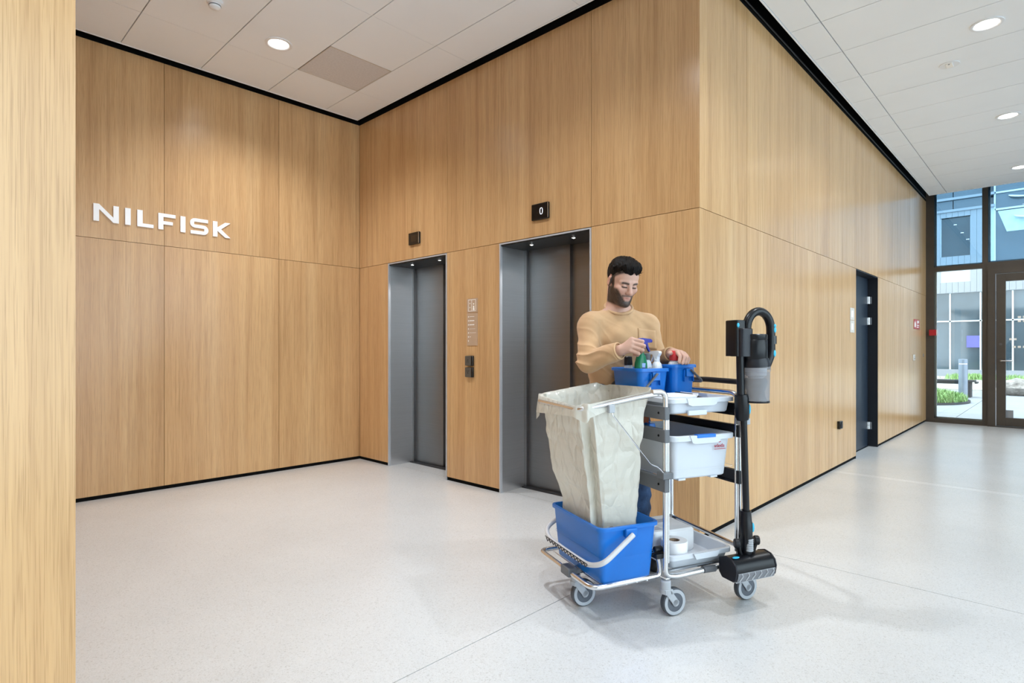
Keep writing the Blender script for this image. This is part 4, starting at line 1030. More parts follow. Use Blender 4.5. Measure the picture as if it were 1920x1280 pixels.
bottle('cleaner_bottle', 'white bottle with red cap under the man\'s left hand', 0.276, 0.292, 0.946, [
    ('bottle_body', flask(0.036, 0.030, 0.215, 0.018, 0.012, 0.045), 'bottle_white'),
    ('cap', MB().lathe([(0.024, 0.217), (0.026, 0.220), (0.024, 0.262), (0.020, 0.268)], (0,0,0), (0,0,1), 20), 'red_cap')], (0.06, -0.02))

# ---- waste bag in the hoop
from mathutils import noise as mnoise
bagtop = []
for u, v, _ in rrect(-0.382, -0.020, 0.040, 0.535, 0.05, 0.0, 39):
    e_ = (-u/0.38)*(1 - (v - 0.04)/0.495)
    bagtop.append((u - 0.022*e_, v + 0.034*e_ - 0.055*((u + 0.382)/0.362)*((v - 0.04)/0.495), 0.0))
def bagring(t, seed=0):
    """section of the bag; t = 0 at the hoop, 1 at the bottom"""
    n = 160; out = []
    top = bagtop
    bot = rrect(-0.300, -0.075, 0.075, 0.40, 0.07, 0.0, 39)
    e = t**0.75
    for k in range(n):
        (u0, v0, _), (u1, v1, _) = top[k], bot[k]
        u, v = u0 + (u1 - u0)*e, v0 + (v1 - v0)*e
        cu, cv = -0.2 + 0.01*t, 0.28 - 0.03*t
        du, dv = u - cu, v - cv; L_ = math.hypot(du, dv)
        a = math.atan2(dv, du)
        amp = min(1, t*5)*(1 - 0.35*t)
        fold = lambda w: 1 - 2*abs(math.sin(w))**0.7
        s_ = 0.010*amp*(fold(3.5*a + 1.4*t + 0.5) + 0.8*fold(5.5*a - 1.7*t + 1.9) + 0.35*math.sin(17*a + 4*t))
        wx, wy, wz = u*24 + 1.3*math.sin(9*t + 2*a), v*24 + 1.1*math.sin(11*t - a), t*13
        s_ += 0.0022*amp*(math.sin(wx + 1.7*wz) + math.sin(1.3*wy - 1.2*wz + 2) + fold(0.5*wx - 0.9*wz + 0.7*wy) + 0.6*fold(0.8*wy + 1.3*wz))
        s_ += 0.0010*amp*(math.sin(3.1*wx - 2.3*wz) + math.sin(2.7*wy + 3.4*wz + 1))
        # billow below the hoop, deep crease on the short left side
        s_ += 0.035*math.sin(PI*min(1, t*1.6))*max(0, math.cos(a - 2.6))
        def dip(c, w):
            x_ = abs((a - c + PI) % (2*PI) - PI)/w
            return max(0.0, 1 - x_)
        g_ = min(1, t*7.0)
        s_ -= 0.115*dip(-2.74 + 0.22*t, 0.26)*g_*(0.55 + 0.45*min(1, t*2)) + 0.055*dip(-2.30 + 0.18*t, 0.13)*g_ + 0.030*dip(-1.75 - 0.2*t, 0.12)*g_*min(1, t*2) + 0.05*dip(2.55, 0.2)*g_ + 0.05*dip(-0.9, 0.22)*g_
        p_ = Vector((u*1.0, v*1.0, t*0.45))
        n1 = mnoise.noise(p_*11 + Vector((3, 1, 7))); n2 = mnoise.noise(p_*24 + Vector((9, 5, 2))); n3 = mnoise.noise(p_*48)
        s_ += g_*(0.013*(0.35 - abs(n1)) + 0.009*(0.3 - abs(n2)) + 0.004*(0.3 - abs(n3)))
        q_ = (L_ + s_)/max(L_, 1e-4)
        z = hz(u)*(1 - t) + 0.196*t
        if t > 0.0: z += 0.004*math.sin(7*a)*amp
        out.append((cu + du*q_, cv + dv*q_, z))
    return out
bagrings = []
top = bagtop
def cuff(off, dz):
    o = []
    for k, (u, v, _) in enumerate(top):
        cu, cv = -0.2, 0.28; du, dv = u - cu, v - cv; L_ = math.hypot(du, dv); a = math.atan2(dv, du)
        left = max(0.0, min(1.0, (-0.30 - u)/0.06))
        ln = 0.012 + 0.034*left + 0.016*math.sin(11*a + 1)*left + (0.045 if v > 0.5 else 0)*(0.6 + 0.4*math.sin(30*u))
        wob = 0.008*math.sin(19*a) + 0.006*math.sin(31*a + 1)
        bk = max(0, min(1, (v - 0.45)/0.06))
        fr_ = max(0.0, min(1.0, (0.10 - v)/0.03))*max(0.0, min(1.0, (u + 0.36)/0.05)); rt_ = max(0.0, min(1.0, (u + 0.06)/0.03))
        keep = (1 - fr_)*(1 - rt_); off_ = min(off, 0.0) + max(off, 0.0)*keep - 0.003*(1 - keep)
        ln = ln*keep + 0.004*(1 - keep)
        o.append((cu + du*(L_ + off_ + wob*left)/L_, cv + dv*(L_ + off_ + wob*left)/L_, hz(u) - dz*ln + (0.014 + 0.006*math.sin(13*a))*(dz <= 0) + (dz <= 0)*bk*(0.014 + 0.030*max(0, mnoise.noise(Vector((u*17, 2.0, 0)))) + 0.008*math.sin(60*u))))
    return o
bagrings += [cuff(0.036, 1.0), cuff(0.034, 0.6), cuff(0.030, 0.15), cuff(0.024, 0.0), cuff(0.008, 0.0), cuff(-0.004, 0.0)]
bagrings += [bagring(t) for t in [0.012 + 0.988*k/80 for k in range(81)]]
bag = CThing('waste_bag', 'milky translucent waste bag hanging from the cart hoop into the bucket', 'waste bag', (-0.2, 0.25, 0.196))
bg_o = bag.part('bag_film', MB().loft(bagrings, False, True), 'bag', smooth=80)
bag.part('waste', MB().loft([rrect(-0.25, -0.10, 0.09, 0.22, 0.03, z) for z in (0.21, 0.39)] + [rrect(-0.22, -0.13, 0.11, 0.19, 0.02, 0.44)]), 'card', label='pale paper waste showing through the bag')

# ---- cordless vacuum hung on the right end
vc = CThing('stick_vacuum', 'black cordless stick vacuum with cyan buttons hanging on the cart', 'vacuum cleaner', (0.43, -0.055, 0.135))
V = vc.part
vv = -0.055
tb = V('suction_tube', MB().tube([(0.410, vv, 0.89), (0.426, vv, 0.45)], 0.0165, 16), 'vac')
V('tube_stripe', MB().tube([(0.3965, vv + 0.004, 0.89), (0.412, vv + 0.004, 0.46)], 0.003, 8), 'alu', tb)
up = V('upper_tube', MB().tube([(0.388, vv, 1.30), (0.395, vv, 1.0)], 0.0185, 18).tube([(0.397, vv, 1.005), (0.399, vv, 0.985), (0.404, vv, 0.90), (0.406, vv, 0.884)], [0.030, 0.033, 0.032, 0.027], 18), 'vac')
V('release_button', MB().sphere((0.432, vv - 0.016, 0.935), (0.007, 0.006, 0.024)), 'cyan', up)
V('release_catch', MB().box((0.418, vv - 0.02, 0.965), (0.438, vv + 0.012, 0.995)), 'vac_grey', up, bevel=0.003)
bt_ = V('battery', MB().loft([rrect(0.350, 0.410, vv - 0.02, vv + 0.06, 0.014, z) for z in (1.187, 1.355)] + [rrect(0.354, 0.406, vv - 0.016, vv + 0.056, 0.012, 1.358)]), 'vac')
V('battery_button', MB().sphere((0.358, vv - 0.021, 1.333), (0.007, 0.004, 0.011)), 'cyan', bt_)
V('motor_housing', MB().loft([rrect(0.362, 0.440, vv - 0.040, vv + 0.045, 0.02, z) for z in (1.186, 1.315)] + [rrect(0.366, 0.436, vv - 0.036, vv + 0.041, 0.018, 1.319)]), 'vac_grey')
cy = V('cyclone_top', MB().lathe([(0.055, 1.172), (0.059, 1.180), (0.059, 1.262), (0.057, 1.265), (0.059, 1.268), (0.059, 1.288), (0.055, 1.292)], (0.466, vv - 0.012, 0), (0,0,1), 32), 'vac')
V('cyclone_collar', MB().lathe([(0.064, 1.132), (0.066, 1.15), (0.058, 1.178)], (0.474, vv - 0.012, 0), (0,0,1), 32), 'vac_grey', cy)
lp = fillet([(0.425, vv - 0.005, 1.28), (0.425, vv - 0.005, 1.40), (0.462, vv - 0.005, 1.408), (0.500, vv - 0.005, 1.412), (0.545, vv - 0.005, 1.405), (0.578, vv - 0.005, 1.36), (0.580, vv - 0.005, 1.20), (0.550, vv - 0.005, 1.135)], [0, 0.06, 0.0, 0.05, 0.04, 0.06, 0.06, 0], 7)
lp = []
for k in range(17):
    a = PI - PI*k/16
    lp.append((0.502 + 0.0765*math.cos(a), vv - 0.005, 1.315 + 0.087*math.sin(a)))
lp = [(0.4255, vv - 0.005, 1.24), (0.4255, vv - 0.005, 1.28)] + lp + [(0.579, vv - 0.005, 1.28), (0.579, vv - 0.005, 1.22), (0.574, vv - 0.005, 1.185), (0.556, vv - 0.005, 1.15), (0.545, vv - 0.005, 1.13)]
hl = V('handle_loop', MB().tube(lp, 0.0205, 16), 'vac')
for zc, rz_ in ((1.334, 0.008), (1.314, 0.014)): V('power_button', MB().sphere((0.586, vv - 0.0245, zc), (0.008, 0.004, rz_)), 'cyan', hl)
V('mode_button', MB().sphere((0.584, vv - 0.0245, 1.20), (0.008, 0.004, 0.016)), 'cyan', hl)
V('grip_inlay', MB().tube([(0.586, vv - 0.010, 1.285), (0.586, vv - 0.010, 1.245)], 0.0185, 12), 'gloss_black', hl)
bn_ = V('dust_bin', MB().lathe([(0.064, 1.138), (0.0665, 1.13), (0.0665, 1.118), (0.064, 1.113), (0.061, 0.972), (0.058, 0.972), (0.061, 1.112)], (0.476, vv - 0.012, 0), (0,0,1), 36, (False, False)), 'bin')
V('bin_lid', MB().lathe([(0.062, 0.966), (0.063, 0.970), (0.061, 0.975)], (0.476, vv - 0.012, 0), (0,0,1), 36), 'vac', bn_)
V('filter_cone', MB().lathe([(0.050, 1.14), (0.048, 1.095), (0.036, 1.09), (0.034, 1.06), (0.028, 1.05), (0.024, 0.98)], (0.476, vv - 0.012, 0), (0,0,1), 28), 'greylight', bn_)
V('dust', MB().lathe([(0.046, 1.082), (0.052, 1.068), (0.048, 1.045), (0.040, 1.02), (0.044, 0.99), (0.052, 0.977)], (0.476, vv - 0.012, 0), (0,0,1), 28), 'dust', bn_)
cn = V('lower_connector', MB().tube([(0.424, vv, 0.452), (0.426, vv, 0.400), (0.4265, vv, 0.396), (0.430, vv, 0.30)], [0.025, 0.027, 0.029, 0.028], 18), 'vac')
V('connector_button', MB().sphere((0.452, vv - 0.018, 0.372), (0.008, 0.006, 0.022)), 'cyan', cn)
hose = MB()
for k in range(7): hose.lathe([(0.017, 0), (0.020, 0.004), (0.017, 0.008)], (0.432, vv - 0.014, 0.262 + k*0.0085), (0,0,1), 18)
V('ribbed_hose', hose, 'greylight', cn)
V('neck_joint', MB().tube([(0.431, vv + 0.004, 0.318), (0.433, vv + 0.006, 0.235)], [0.030, 0.026], 16).tube([(0.372, vv - 0.006, 0.30), (0.385, vv, 0.262), (0.40, vv, 0.236)], 0.011, 10).tube([(0.484, vv - 0.006, 0.30), (0.474, vv, 0.262), (0.462, vv, 0.236)], 0.011, 10), 'vac', cn)
for s, uu in ((-1, 0.362), (1, 0.484)):
    V('roller_wheel', MB().lathe([(0.001, -0.012), (0.019, -0.012), (0.022, -0.008), (0.022, 0.008), (0.019, 0.012), (0.001, 0.012)], (uu, vv - 0.008, 0.305), (1, -0.55, 0), 24), 'grip', cn)
prof = [(0.040, 0.236), (-0.002, 0.250), (-0.038, 0.244), (-0.062, 0.224), (-0.070, 0.198), (-0.062, 0.158), (-0.048, 0.148), (0.020, 0.148), (0.040, 0.170)]
hdm = MB().prism([(a, b) for a, b in prof], (0.304, vv, 0), (0, 1, 0), (0, 0, 1), (0.238, 0, 0))
fh = V('floor_head', hdm, 'vac', bevel=0.006)
ec1 = MB().prism([(a*1.05, 0.195 + (b - 0.195)*1.06) for a, b in prof], (0.298, vv, 0), (0,1,0), (0,0,1), (0.010, 0, 0)); ec2 = MB().prism([(a*1.05, 0.195 + (b - 0.195)*1.06) for a, b in prof], (0.538, vv, 0), (0,1,0), (0,0,1), (0.010, 0, 0))
for e_ in (ec1, ec2): V('end_cap', e_, 'vac_grey', fh, bevel=0.004)
V('brush_window', MB().prism([(-0.0715, 0.190), (-0.0735, 0.186), (-0.0655, 0.148), (-0.0630, 0.150)], (0.310, vv, 0), (0,1,0), (0,0,1), (0.226, 0, 0)), 'clearwin', fh)
bs = MB()
for k in range(6):
    u = 0.332 + k*0.038
    bs.tube([(u, vv - 0.0715, 0.188), (u + 0.004, vv - 0.0735, 0.175), (u - 0.012, vv - 0.068, 0.152)], 0.0028, 6)
V('bristle_row', bs, 'greylight', fh)
V('bottom_edge', MB().box((0.31, vv - 0.058, 0.142), (0.535, vv - 0.045, 0.149)), 'greylight', fh)
V('head_button', MB().sphere((0.335, vv - 0.03, 0.249), (0.020, 0.010, 0.004)), 'cyan', fh)
# ================================================================== THE MAN BEHIND THE CART
# figure frame: x to the picture's right, y away from the camera, z up
class Field:
    """distance field on a grid; every primitive only touches its own neighbourhood"""
    def __init__(s, lo, hi, h):
        s.lo = np.array(lo, np.float32); s.h = h
        s.n = np.ceil((np.array(hi) - lo)/h).astype(int) + 1
        s.D = np.full(s.n, 0.15, np.float32)
        s.ax = [s.lo[i] + h*np.arange(s.n[i], dtype=np.float32) for i in range(3)]
    def win(s, lo, hi):
        a = np.clip(np.floor((np.array(lo) - s.lo)/s.h).astype(int), 0, s.n - 1)
        b = np.clip(np.ceil((np.array(hi) - s.lo)/s.h).astype(int) + 1, 1, s.n)
        sl = tuple(slice(a[i], b[i]) for i in range(3))
        X, Y, Z = np.meshgrid(s.ax[0][sl[0]], s.ax[1][sl[1]], s.ax[2][sl[2]], indexing='ij', sparse=True)
        return sl, X, Y, Z
    def put(s, sl, d, k, sub=False):
        D = s.D[sl]
        if sub: D = -D
        if k > 0:
            t = np.clip(0.5 + 0.5*(D - d)/k, 0, 1)
            r = D*(1-t) + d*t - k*t*(1-t)
        else: r = np.minimum(D, d)
        s.D[sl] = -r if sub else r
    def cone(s, a, b, ra, rb, k=0.01, sub=False):
        a = np.array(a, float); b = np.array(b, float); m = max(ra, rb) + k + 3*s.h
        sl, X, Y, Z = s.win(np.minimum(a, b) - m, np.maximum(a, b) + m)
        ba = b - a; L2 = max(float(ba @ ba), 1e-9)
        t = np.clip(((X-a[0])*ba[0] + (Y-a[1])*ba[1] + (Z-a[2])*ba[2])/L2, 0, 1)
        d = np.sqrt((X-a[0]-t*ba[0])**2 + (Y-a[1]-t*ba[1])**2 + (Z-a[2]-t*ba[2])**2) - (ra + (rb-ra)*t)
        s.put(sl, d.astype(np.float32), k, sub)
    def ell(s, c, r, k=0.01, R=None, sub=False):
        c = np.array(c, float); r = np.array(r, float); m = r.max() + k + 3*s.h
        sl, X, Y, Z = s.win(c - m, c + m)
        x, y, z = X - c[0], Y - c[1], Z - c[2]
        if R is not None:
            Q = np.array(R.transposed())      # world -> local
            x, y, z = (Q[0][0]*x + Q[0][1]*y + Q[0][2]*z, Q[1][0]*x + Q[1][1]*y + Q[1][2]*z, Q[2][0]*x + Q[2][1]*y + Q[2][2]*z)
        k0 = np.sqrt((x/r[0])**2 + (y/r[1])**2 + (z/r[2])**2) + 1e-6
        k1 = np.sqrt((x/r[0]**2)**2 + (y/r[1]**2)**2 + (z/r[2]**2)**2) + 1e-6
        d = k0*(k0 - 1)/k1
        s.put(sl, np.broadcast_to(d, s.D[sl].shape).astype(np.float32), k, sub)
    def surf(s):
        """naive surface nets"""
        D, n, h = s.D, s.n, s.h
        I = D < 0
        c = np.zeros(n - 1, np.int8)
        for i in (0, 1):
            for j in (0, 1):
                for k in (0, 1): c += I[i:n[0]-1+i, j:n[1]-1+j, k:n[2]-1+k]
        act = np.argwhere((c > 0) & (c < 8))
        idx = np.full(n - 1, -1, np.int32); idx[act[:,0], act[:,1], act[:,2]] = np.arange(len(act))
        acc = np.zeros((len(act), 3)); cnt = np.zeros(len(act))
        cor = [(i, j, k) for i in (0,1) for j in (0,1) for k in (0,1)]
        val = {q: D[act[:,0]+q[0], act[:,1]+q[1], act[:,2]+q[2]] for q in cor}
        for q in cor:
            for a in range(3):
                if q[a]: continue
                p = tuple(q[b] + (b == a) for b in range(3))
                va, vb = val[q], val[p]; m = (va < 0) != (vb < 0)
                t = va[m]/(va[m] - vb[m])
                pt = np.repeat([q], m.sum(), 0).astype(float); pt[:, a] += t
                acc[m] += pt; cnt[m] += 1
        V = s.lo + h*(act + acc/cnt[:, None])
        F = []
        for a in range(3):
            b, d = (a+1) % 3, (a+2) % 3
            sa = [slice(None)]*3; sb = [slice(None)]*3; sa[a] = slice(0, n[a]-1); sb[a] = slice(1, n[a])
            e = np.argwhere(I[tuple(sa)] != I[tuple(sb)])
            e = e[(e[:, b] > 0) & (e[:, d] > 0) & (e[:, b] < n[b]-1) & (e[:, d] < n[d]-1)]
            def g(ob, od):
                q = e.copy(); q[:, b] += ob; q[:, d] += od
                return idx[q[:,0], q[:,1], q[:,2]]
            f = np.stack([g(-1,-1), g(0,-1), g(0,0), g(-1,0)], 1)
            ins = I[e[:,0], e[:,1], e[:,2]]
            f[~ins] = f[~ins][:, ::-1]
            F.append(f)
        F = np.concatenate(F)
        return V, F[(F >= 0).all(1)]

def field_obj(name, V, F, mat, parent, off, cols=None, relax=1):
    # light smoothing to take the grid out of the surface
    n = len(V)
    for _ in range(relax):
        acc = np.zeros((n, 3)); cnt = np.zeros(n)
        for i in range(4):
            a, b = F[:, i], F[:, (i+1) % 4]
            np.add.at(acc, a, V[b]); np.add.at(cnt, a, 1); np.add.at(acc, b, V[a]); np.add.at(cnt, b, 1)
        V = V*0.5 + acc/np.maximum(cnt, 1)[:, None]*0.5
    me = bpy.data.meshes.new(name)
    me.vertices.add(n); me.vertices.foreach_set('co', V.astype(np.float32).ravel())
    me.loops.add(F.size); me.loops.foreach_set('vertex_index', F.astype(np.int32).ravel())
    me.polygons.add(len(F)); me.polygons.foreach_set('loop_start', np.arange(0, F.size, 4, dtype=np.int32))
    me.update(calc_edges=True); me.validate()
    me.shade_smooth()
    me.materials.append(mat)
    if cols is not None:
        at = me.color_attributes.new('tone', 'FLOAT_COLOR', 'POINT')
        at.data.foreach_set('color', np.concatenate([cols, np.ones((n, 1))], 1).astype(np.float32).ravel())
    o = bpy.data.objects.new(name, me); COL.objects.link(o); o.parent = parent; o.location = off
    return o

def wob(P, f, seed, n=5):
    """smooth pseudo-noise, about -1..1"""
    r = np.random.RandomState(seed); s = 0
    for _ in range(n):
        k = r.normal(0, 1, 3)*np.array(f); s = s + np.sin(P[0]*k[0] + P[1]*k[1] + P[2]*k[2] + r.uniform(0, 6.28))
    return s/n*1.4

PB = (0.62, 3.30, 0.0)
rtv = (math.cos(YAW), math.sin(YAW)); fwv = (-math.sin(YAW), math.cos(YAW))
man = thing('person', 'bearded man in tan long-sleeved shirt and jeans reaching into the blue buckets', 'person', (PB[0]*rtv[0] + PB[1]*fwv[0], PB[0]*rtv[1] + PB[1]*fwv[1], 0), YAW)
OFF = [-c for c in PB]

# joints
shR, elR, wrR = (0.4340, 3.170, 1.352), (0.3990, 3.055, 1.152), (0.547, 2.912, 1.2133)
shL, elL, wrL = (0.757, 3.250, 1.356), (0.803, 3.190, 1.155), (0.838, 3.025, 1.197)
HC = Vector((0.5985, 3.125, 1.580)); HS = 0.925          # head centre (between the ears), scale
HR = Matrix.Rotation(math.radians(18), 3, 'Z') @ Matrix.Rotation(math.radians(21), 3, 'X') @ Matrix.Rotation(math.radians(3), 3, 'Y')
def hp(x, y, z): return tuple(HC + HR @ (Vector((x, y, z))*HS))
TR = Matrix.Rotation(math.radians(15), 3, 'Z')

B = Field((0.30, 2.82, -0.005), (0.96, 3.52, 1.745), 0.003)
# torso
B.ell((0.598, 3.225, 1.27), (0.165, 0.105, 0.165), 0.03, TR)
B.ell((0.605, 3.275, 1.08), (0.145, 0.10, 0.17), 0.05, TR)
B.ell((0.615, 3.31, 0.92), (0.16, 0.11, 0.12), 0.05, TR)
B.cone(shR, shL, 0.055, 0.055, 0.03)
for sh in (shR, shL): B.cone((0.588, 3.20, 1.425), sh, 0.05, 0.045, 0.04)
# neck and arms
B.cone(hp(0, 0.045, -0.03), (0.590, 3.205, 1.385), 0.056, 0.064, 0.03)
for sh, el, wr in ((shR, elR, wrR), (shL, elL, wrL)):
    B.cone(sh, el, 0.052, 0.042, 0.02); B.cone(el, wr, 0.042, 0.027, 0.02)
# legs
for hip, kn, an in (((0.525, 3.31, 0.90), (0.510, 3.27, 0.50), (0.505, 3.34, 0.10)), ((0.700, 3.33, 0.90), (0.725, 3.30, 0.50), (0.735, 3.36, 0.10))):
    B.cone(hip, kn, 0.085, 0.056, 0.04); B.cone(kn, an, 0.055, 0.038, 0.02)
    B.cone(an, (an[0] + 0.02, an[1] - 0.13, 0.045), 0.04, 0.03, 0.02)
# head
S = HS
def he(c, r, k, sub=False): B.ell(hp(*c), [q*S for q in r], k, HR, sub)
def hc(a, b, ra, rb, k, sub=False): B.cone(hp(*a), hp(*b), ra*S, rb*S, k, sub)
he((0, 0.020, 0.045), (0.077, 0.098, 0.090), 0.01)
he((0, -0.030, -0.030), (0.064, 0.066, 0.090), 0.03)
he((0, -0.035, 0.05), (0.066, 0.058, 0.06), 0.03)
he((0, -0.042, -0.086), (0.044, 0.046, 0.036), 0.025)
hc((-0.048, -0.002, -0.050), (-0.016, -0.070, -0.106), 0.015, 0.018, 0.02); hc((0.048, -0.002, -0.050), (0.016, -0.070, -0.106), 0.015, 0.018, 0.02)
he((0, -0.083, -0.106), (0.022, 0.018, 0.018), 0.015)
for s in (-1, 1):
    he((s*0.044, -0.066, -0.022), (0.022, 0.022, 0.020), 0.02)
    hc((s*0.012, -0.093, 0.022), (s*0.048, -0.076, 0.020), 0.011, 0.009, 0.012)
    he((s*0.032, -0.106, 0.002), (0.018, 0.016, 0.010), 0.010, True)
    he((s*0.032, -0.0815, 0.000), (0.0150, 0.0150, 0.0140), 0.004)
    hc((s*0.018, -0.0945, -0.0055), (s*0.045, -0.0865, -0.0045), 0.0022, 0.0020, 0.003)
    he((s*0.0125, -0.103, -0.036), (0.0085, 0.011, 0.008), 0.006)
    he((s*0.006, -0.106, -0.0445), (0.0035, 0.005, 0.004), 0.003, True)
    he((s*0.0785, 0.014, 0.002), (0.009, 0.020, 0.031), 0.006)
    he((s*0.089, 0.008, 0.002), (0.007, 0.012, 0.019), 0.004, True)
hc((0, -0.088, 0.016), (0, -0.116, -0.030), 0.0085, 0.0115, 0.012)
he((0, -0.113, -0.033), (0.0115, 0.011, 0.0095), 0.006)
hc((-0.017, -0.0905, -0.066), (0.017, -0.0905, -0.066), 0.0055, 0.0055, 0.006); he((0, -0.0965, -0.0635), (0.012, 0.006, 0.005), 0.006)
hc((-0.014, -0.0895, -0.0765), (0.014, -0.0895, -0.0765), 0.0065, 0.0065, 0.006)
hc((-0.022, -0.0985, -0.0712), (0.022, -0.0985, -0.0712), 0.0022, 0.0022, 0.003, True)

# right hand closed round the spray head, left hand over the red cap
def hand(wr, fingers, thumb, palm_k=0.012):
    for f in fingers:
        B.cone(wr, f[0], 0.021, 0.0125, palm_k)
    for f in fingers:
        rs = (0.0110, 0.0098, 0.0088, 0.0078)
        if len(f) == 3: rs = (0.0110, 0.0096, 0.0080)
        for i in range(len(f) - 1): B.cone(f[i], f[i+1], rs[i], rs[i+1], 0.0025)
    B.cone(wr, thumb[0], 0.020, 0.0145, 0.012)
    for i in range(len(thumb) - 1): B.cone(thumb[i], thumb[i+1], (0.0135, 0.0115, 0.0095)[i], (0.0115, 0.0100, 0.0088)[i], 0.004)
hand((0.553, 2.908, 1.216), [
    [(0.6000, 2.885, 1.270), (0.6500, 2.868, 1.258), (0.650, 2.897, 1.247), (0.632, 2.910, 1.245)],
    [(0.6020, 2.878, 1.2510), (0.6555, 2.860, 1.2365), (0.655, 2.890, 1.226), (0.636, 2.906, 1.225)],
    [(0.5970, 2.876, 1.2320), (0.6480, 2.860, 1.2155), (0.648, 2.888, 1.206), (0.630, 2.903, 1.206)],
    [(0.5890, 2.880, 1.2150), (0.6300, 2.868, 1.1985), (0.631, 2.892, 1.191), (0.616, 2.905, 1.192)]],
    [(0.580, 2.918, 1.243), (0.612, 2.935, 1.256), (0.640, 2.934, 1.258)])
hand((0.840, 3.020, 1.198), [
    [(0.8520, 2.978, 1.2050), (0.8600, 2.945, 1.1830), (0.8500, 2.930, 1.1540)],
    [(0.8740, 2.980, 1.2035), (0.8840, 2.948, 1.1800), (0.8680, 2.932, 1.1480)],
    [(0.8925, 2.988, 1.1960), (0.9030, 2.960, 1.1765), (0.8860, 2.942, 1.1480)],
    [(0.9060, 3.000, 1.1860), (0.9120, 2.975, 1.1680), (0.9000, 2.957, 1.1480)]],
    [(0.832, 2.998, 1.199), (0.817, 2.975, 1.200), (0.806, 2.950, 1.200)], 0.014)
V, F = B.surf()

# skin tones from the head's own coordinates
Hi = np.array(HR.transposed())
q = ((V - np.array(HC)) @ Hi.T)/HS
sm = lambda x, a, b: np.clip((x - a)/(b - a), 0, 1)**2*(3 - 2*np.clip((x - a)/(b - a), 0, 1))
x, y, z = q[:,0], q[:,1], q[:,2]; ax_ = np.abs(x)
skin = np.array([0.58, 0.345, 0.262]); C = np.repeat([skin], len(V), 0)
C *= (1 + 0.05*wob((V[:,0], V[:,1], V[:,2]), (40, 40, 40), 3))[:, None]
def paint(mask, col):
    global C
    C = C*(1 - mask[:, None]) + np.array(col)*mask[:, None]
inhead = (z > -0.135) & (np.abs(q).max(1) < 0.16)
red = np.maximum(np.exp(-((ax_ - 0.045)**2 + (z + 0.028)**2)/0.0005)*(y < -0.04), np.exp(-(x**2 + (y + 0.118)**2 + (z + 0.033)**2)/0.0003))
paint(0.28*red*inhead, (0.62, 0.27, 0.20)); paint(0.35*((ax_ > 0.074) & inhead & (y > -0.02) & (y < 0.05)), (0.60, 0.26, 0.19))
rnd = np.random.RandomState(2).uniform(0, 1, len(V))
# beard: jaw line, cheeks, moustache
zb = -0.016 - 1.15*np.clip(0.066 - ax_, 0, 0.06)
beard = sm(zb - z, -0.004, 0.014)
beard = np.maximum(beard, sm(-z, 0.080, 0.090)*(y < 0.02))
side = sm(ax_, 0.056, 0.064)*sm(y, -0.036, -0.026)*(y < 0.002)*(z < 0.06)*(z > -0.09)
beard = np.maximum(beard, side)
must = np.exp(-((z + 0.0545 + 0.10*ax_)/0.0060)**2)*(ax_ < 0.031)*(y < -0.07)
corner = np.exp(-((ax_ - 0.030)/0.008)**2)*(z < -0.052)*(z > -0.10)*(y < -0.06)
beard = np.maximum(np.maximum(beard, 0.9*must), 0.8*corner)
lipz = np.exp(-((z + 0.0700)/0.0085)**2)*(ax_ < 0.022)*(y < -0.08)
soul = np.exp(-((z + 0.089)/0.007)**2)*np.exp(-(x/0.014)**2)
beard = np.maximum(beard*(1 - lipz*0.9), 0.8*soul)*inhead*(y < 0.045)
neckfade = sm(z, -0.135, -0.118)
patch = 0.90 + 0.10*(rnd > 0.35)
paint(np.clip(beard*neckfade*patch, 0, 0.97), (0.020, 0.013, 0.009))
paint(0.60*lipz*inhead*(beard < 0.5), (0.50, 0.19, 0.16))
brow = np.exp(-((z - (0.0190 - 6*(ax_ - 0.034)**2))/0.0056)**2)*sm(ax_, 0.010, 0.016)*sm(-ax_, -0.056, -0.046)*(y < -0.05)
paint(0.96*np.clip(1.6*brow, 0, 1)*inhead, (0.030, 0.020, 0.015))
lash = np.exp(-((z - (-0.0050 - 10*(ax_ - 0.031)**2*-0.4))/0.0036)**2)*sm(ax_, 0.014, 0.019)*sm(-ax_, -0.050, -0.044)*(y < -0.05)
paint(0.97*np.clip(1.7*lash, 0, 1)*inhead, (0.025, 0.016, 0.013))
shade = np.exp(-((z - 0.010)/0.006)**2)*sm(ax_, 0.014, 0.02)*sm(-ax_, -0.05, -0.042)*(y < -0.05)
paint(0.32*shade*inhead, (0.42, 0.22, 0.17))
scalp = sm(z + 0.75*y, 0.006, 0.022)*(y > -0.085)*inhead*(ax_ < 0.0765)
paint(0.9*scalp, (0.02, 0.015, 0.012))
def skin_mat():
    t = NT('skin')
    a = t.new('ShaderNodeAttribute'); a.attribute_name = 'tone'
    t.link(a.outputs['Color'], t.b.inputs['Base Color']); t.set(Roughness=0.5)
    t.b.inputs['Subsurface Weight'].default_value = 0.0
    t.b.inputs['Subsurface Radius'].default_value = (0.010, 0.004, 0.002); t.b.inputs['Subsurface Scale'].default_value = 0.4
    t.bump(t.noise(t.coords(), 500, 2), 0.05, 0.001)
    return t.m
M['skin'] = skin_mat()
field_obj('body', V, F, M['skin'], man, OFF, C, 1)
del B

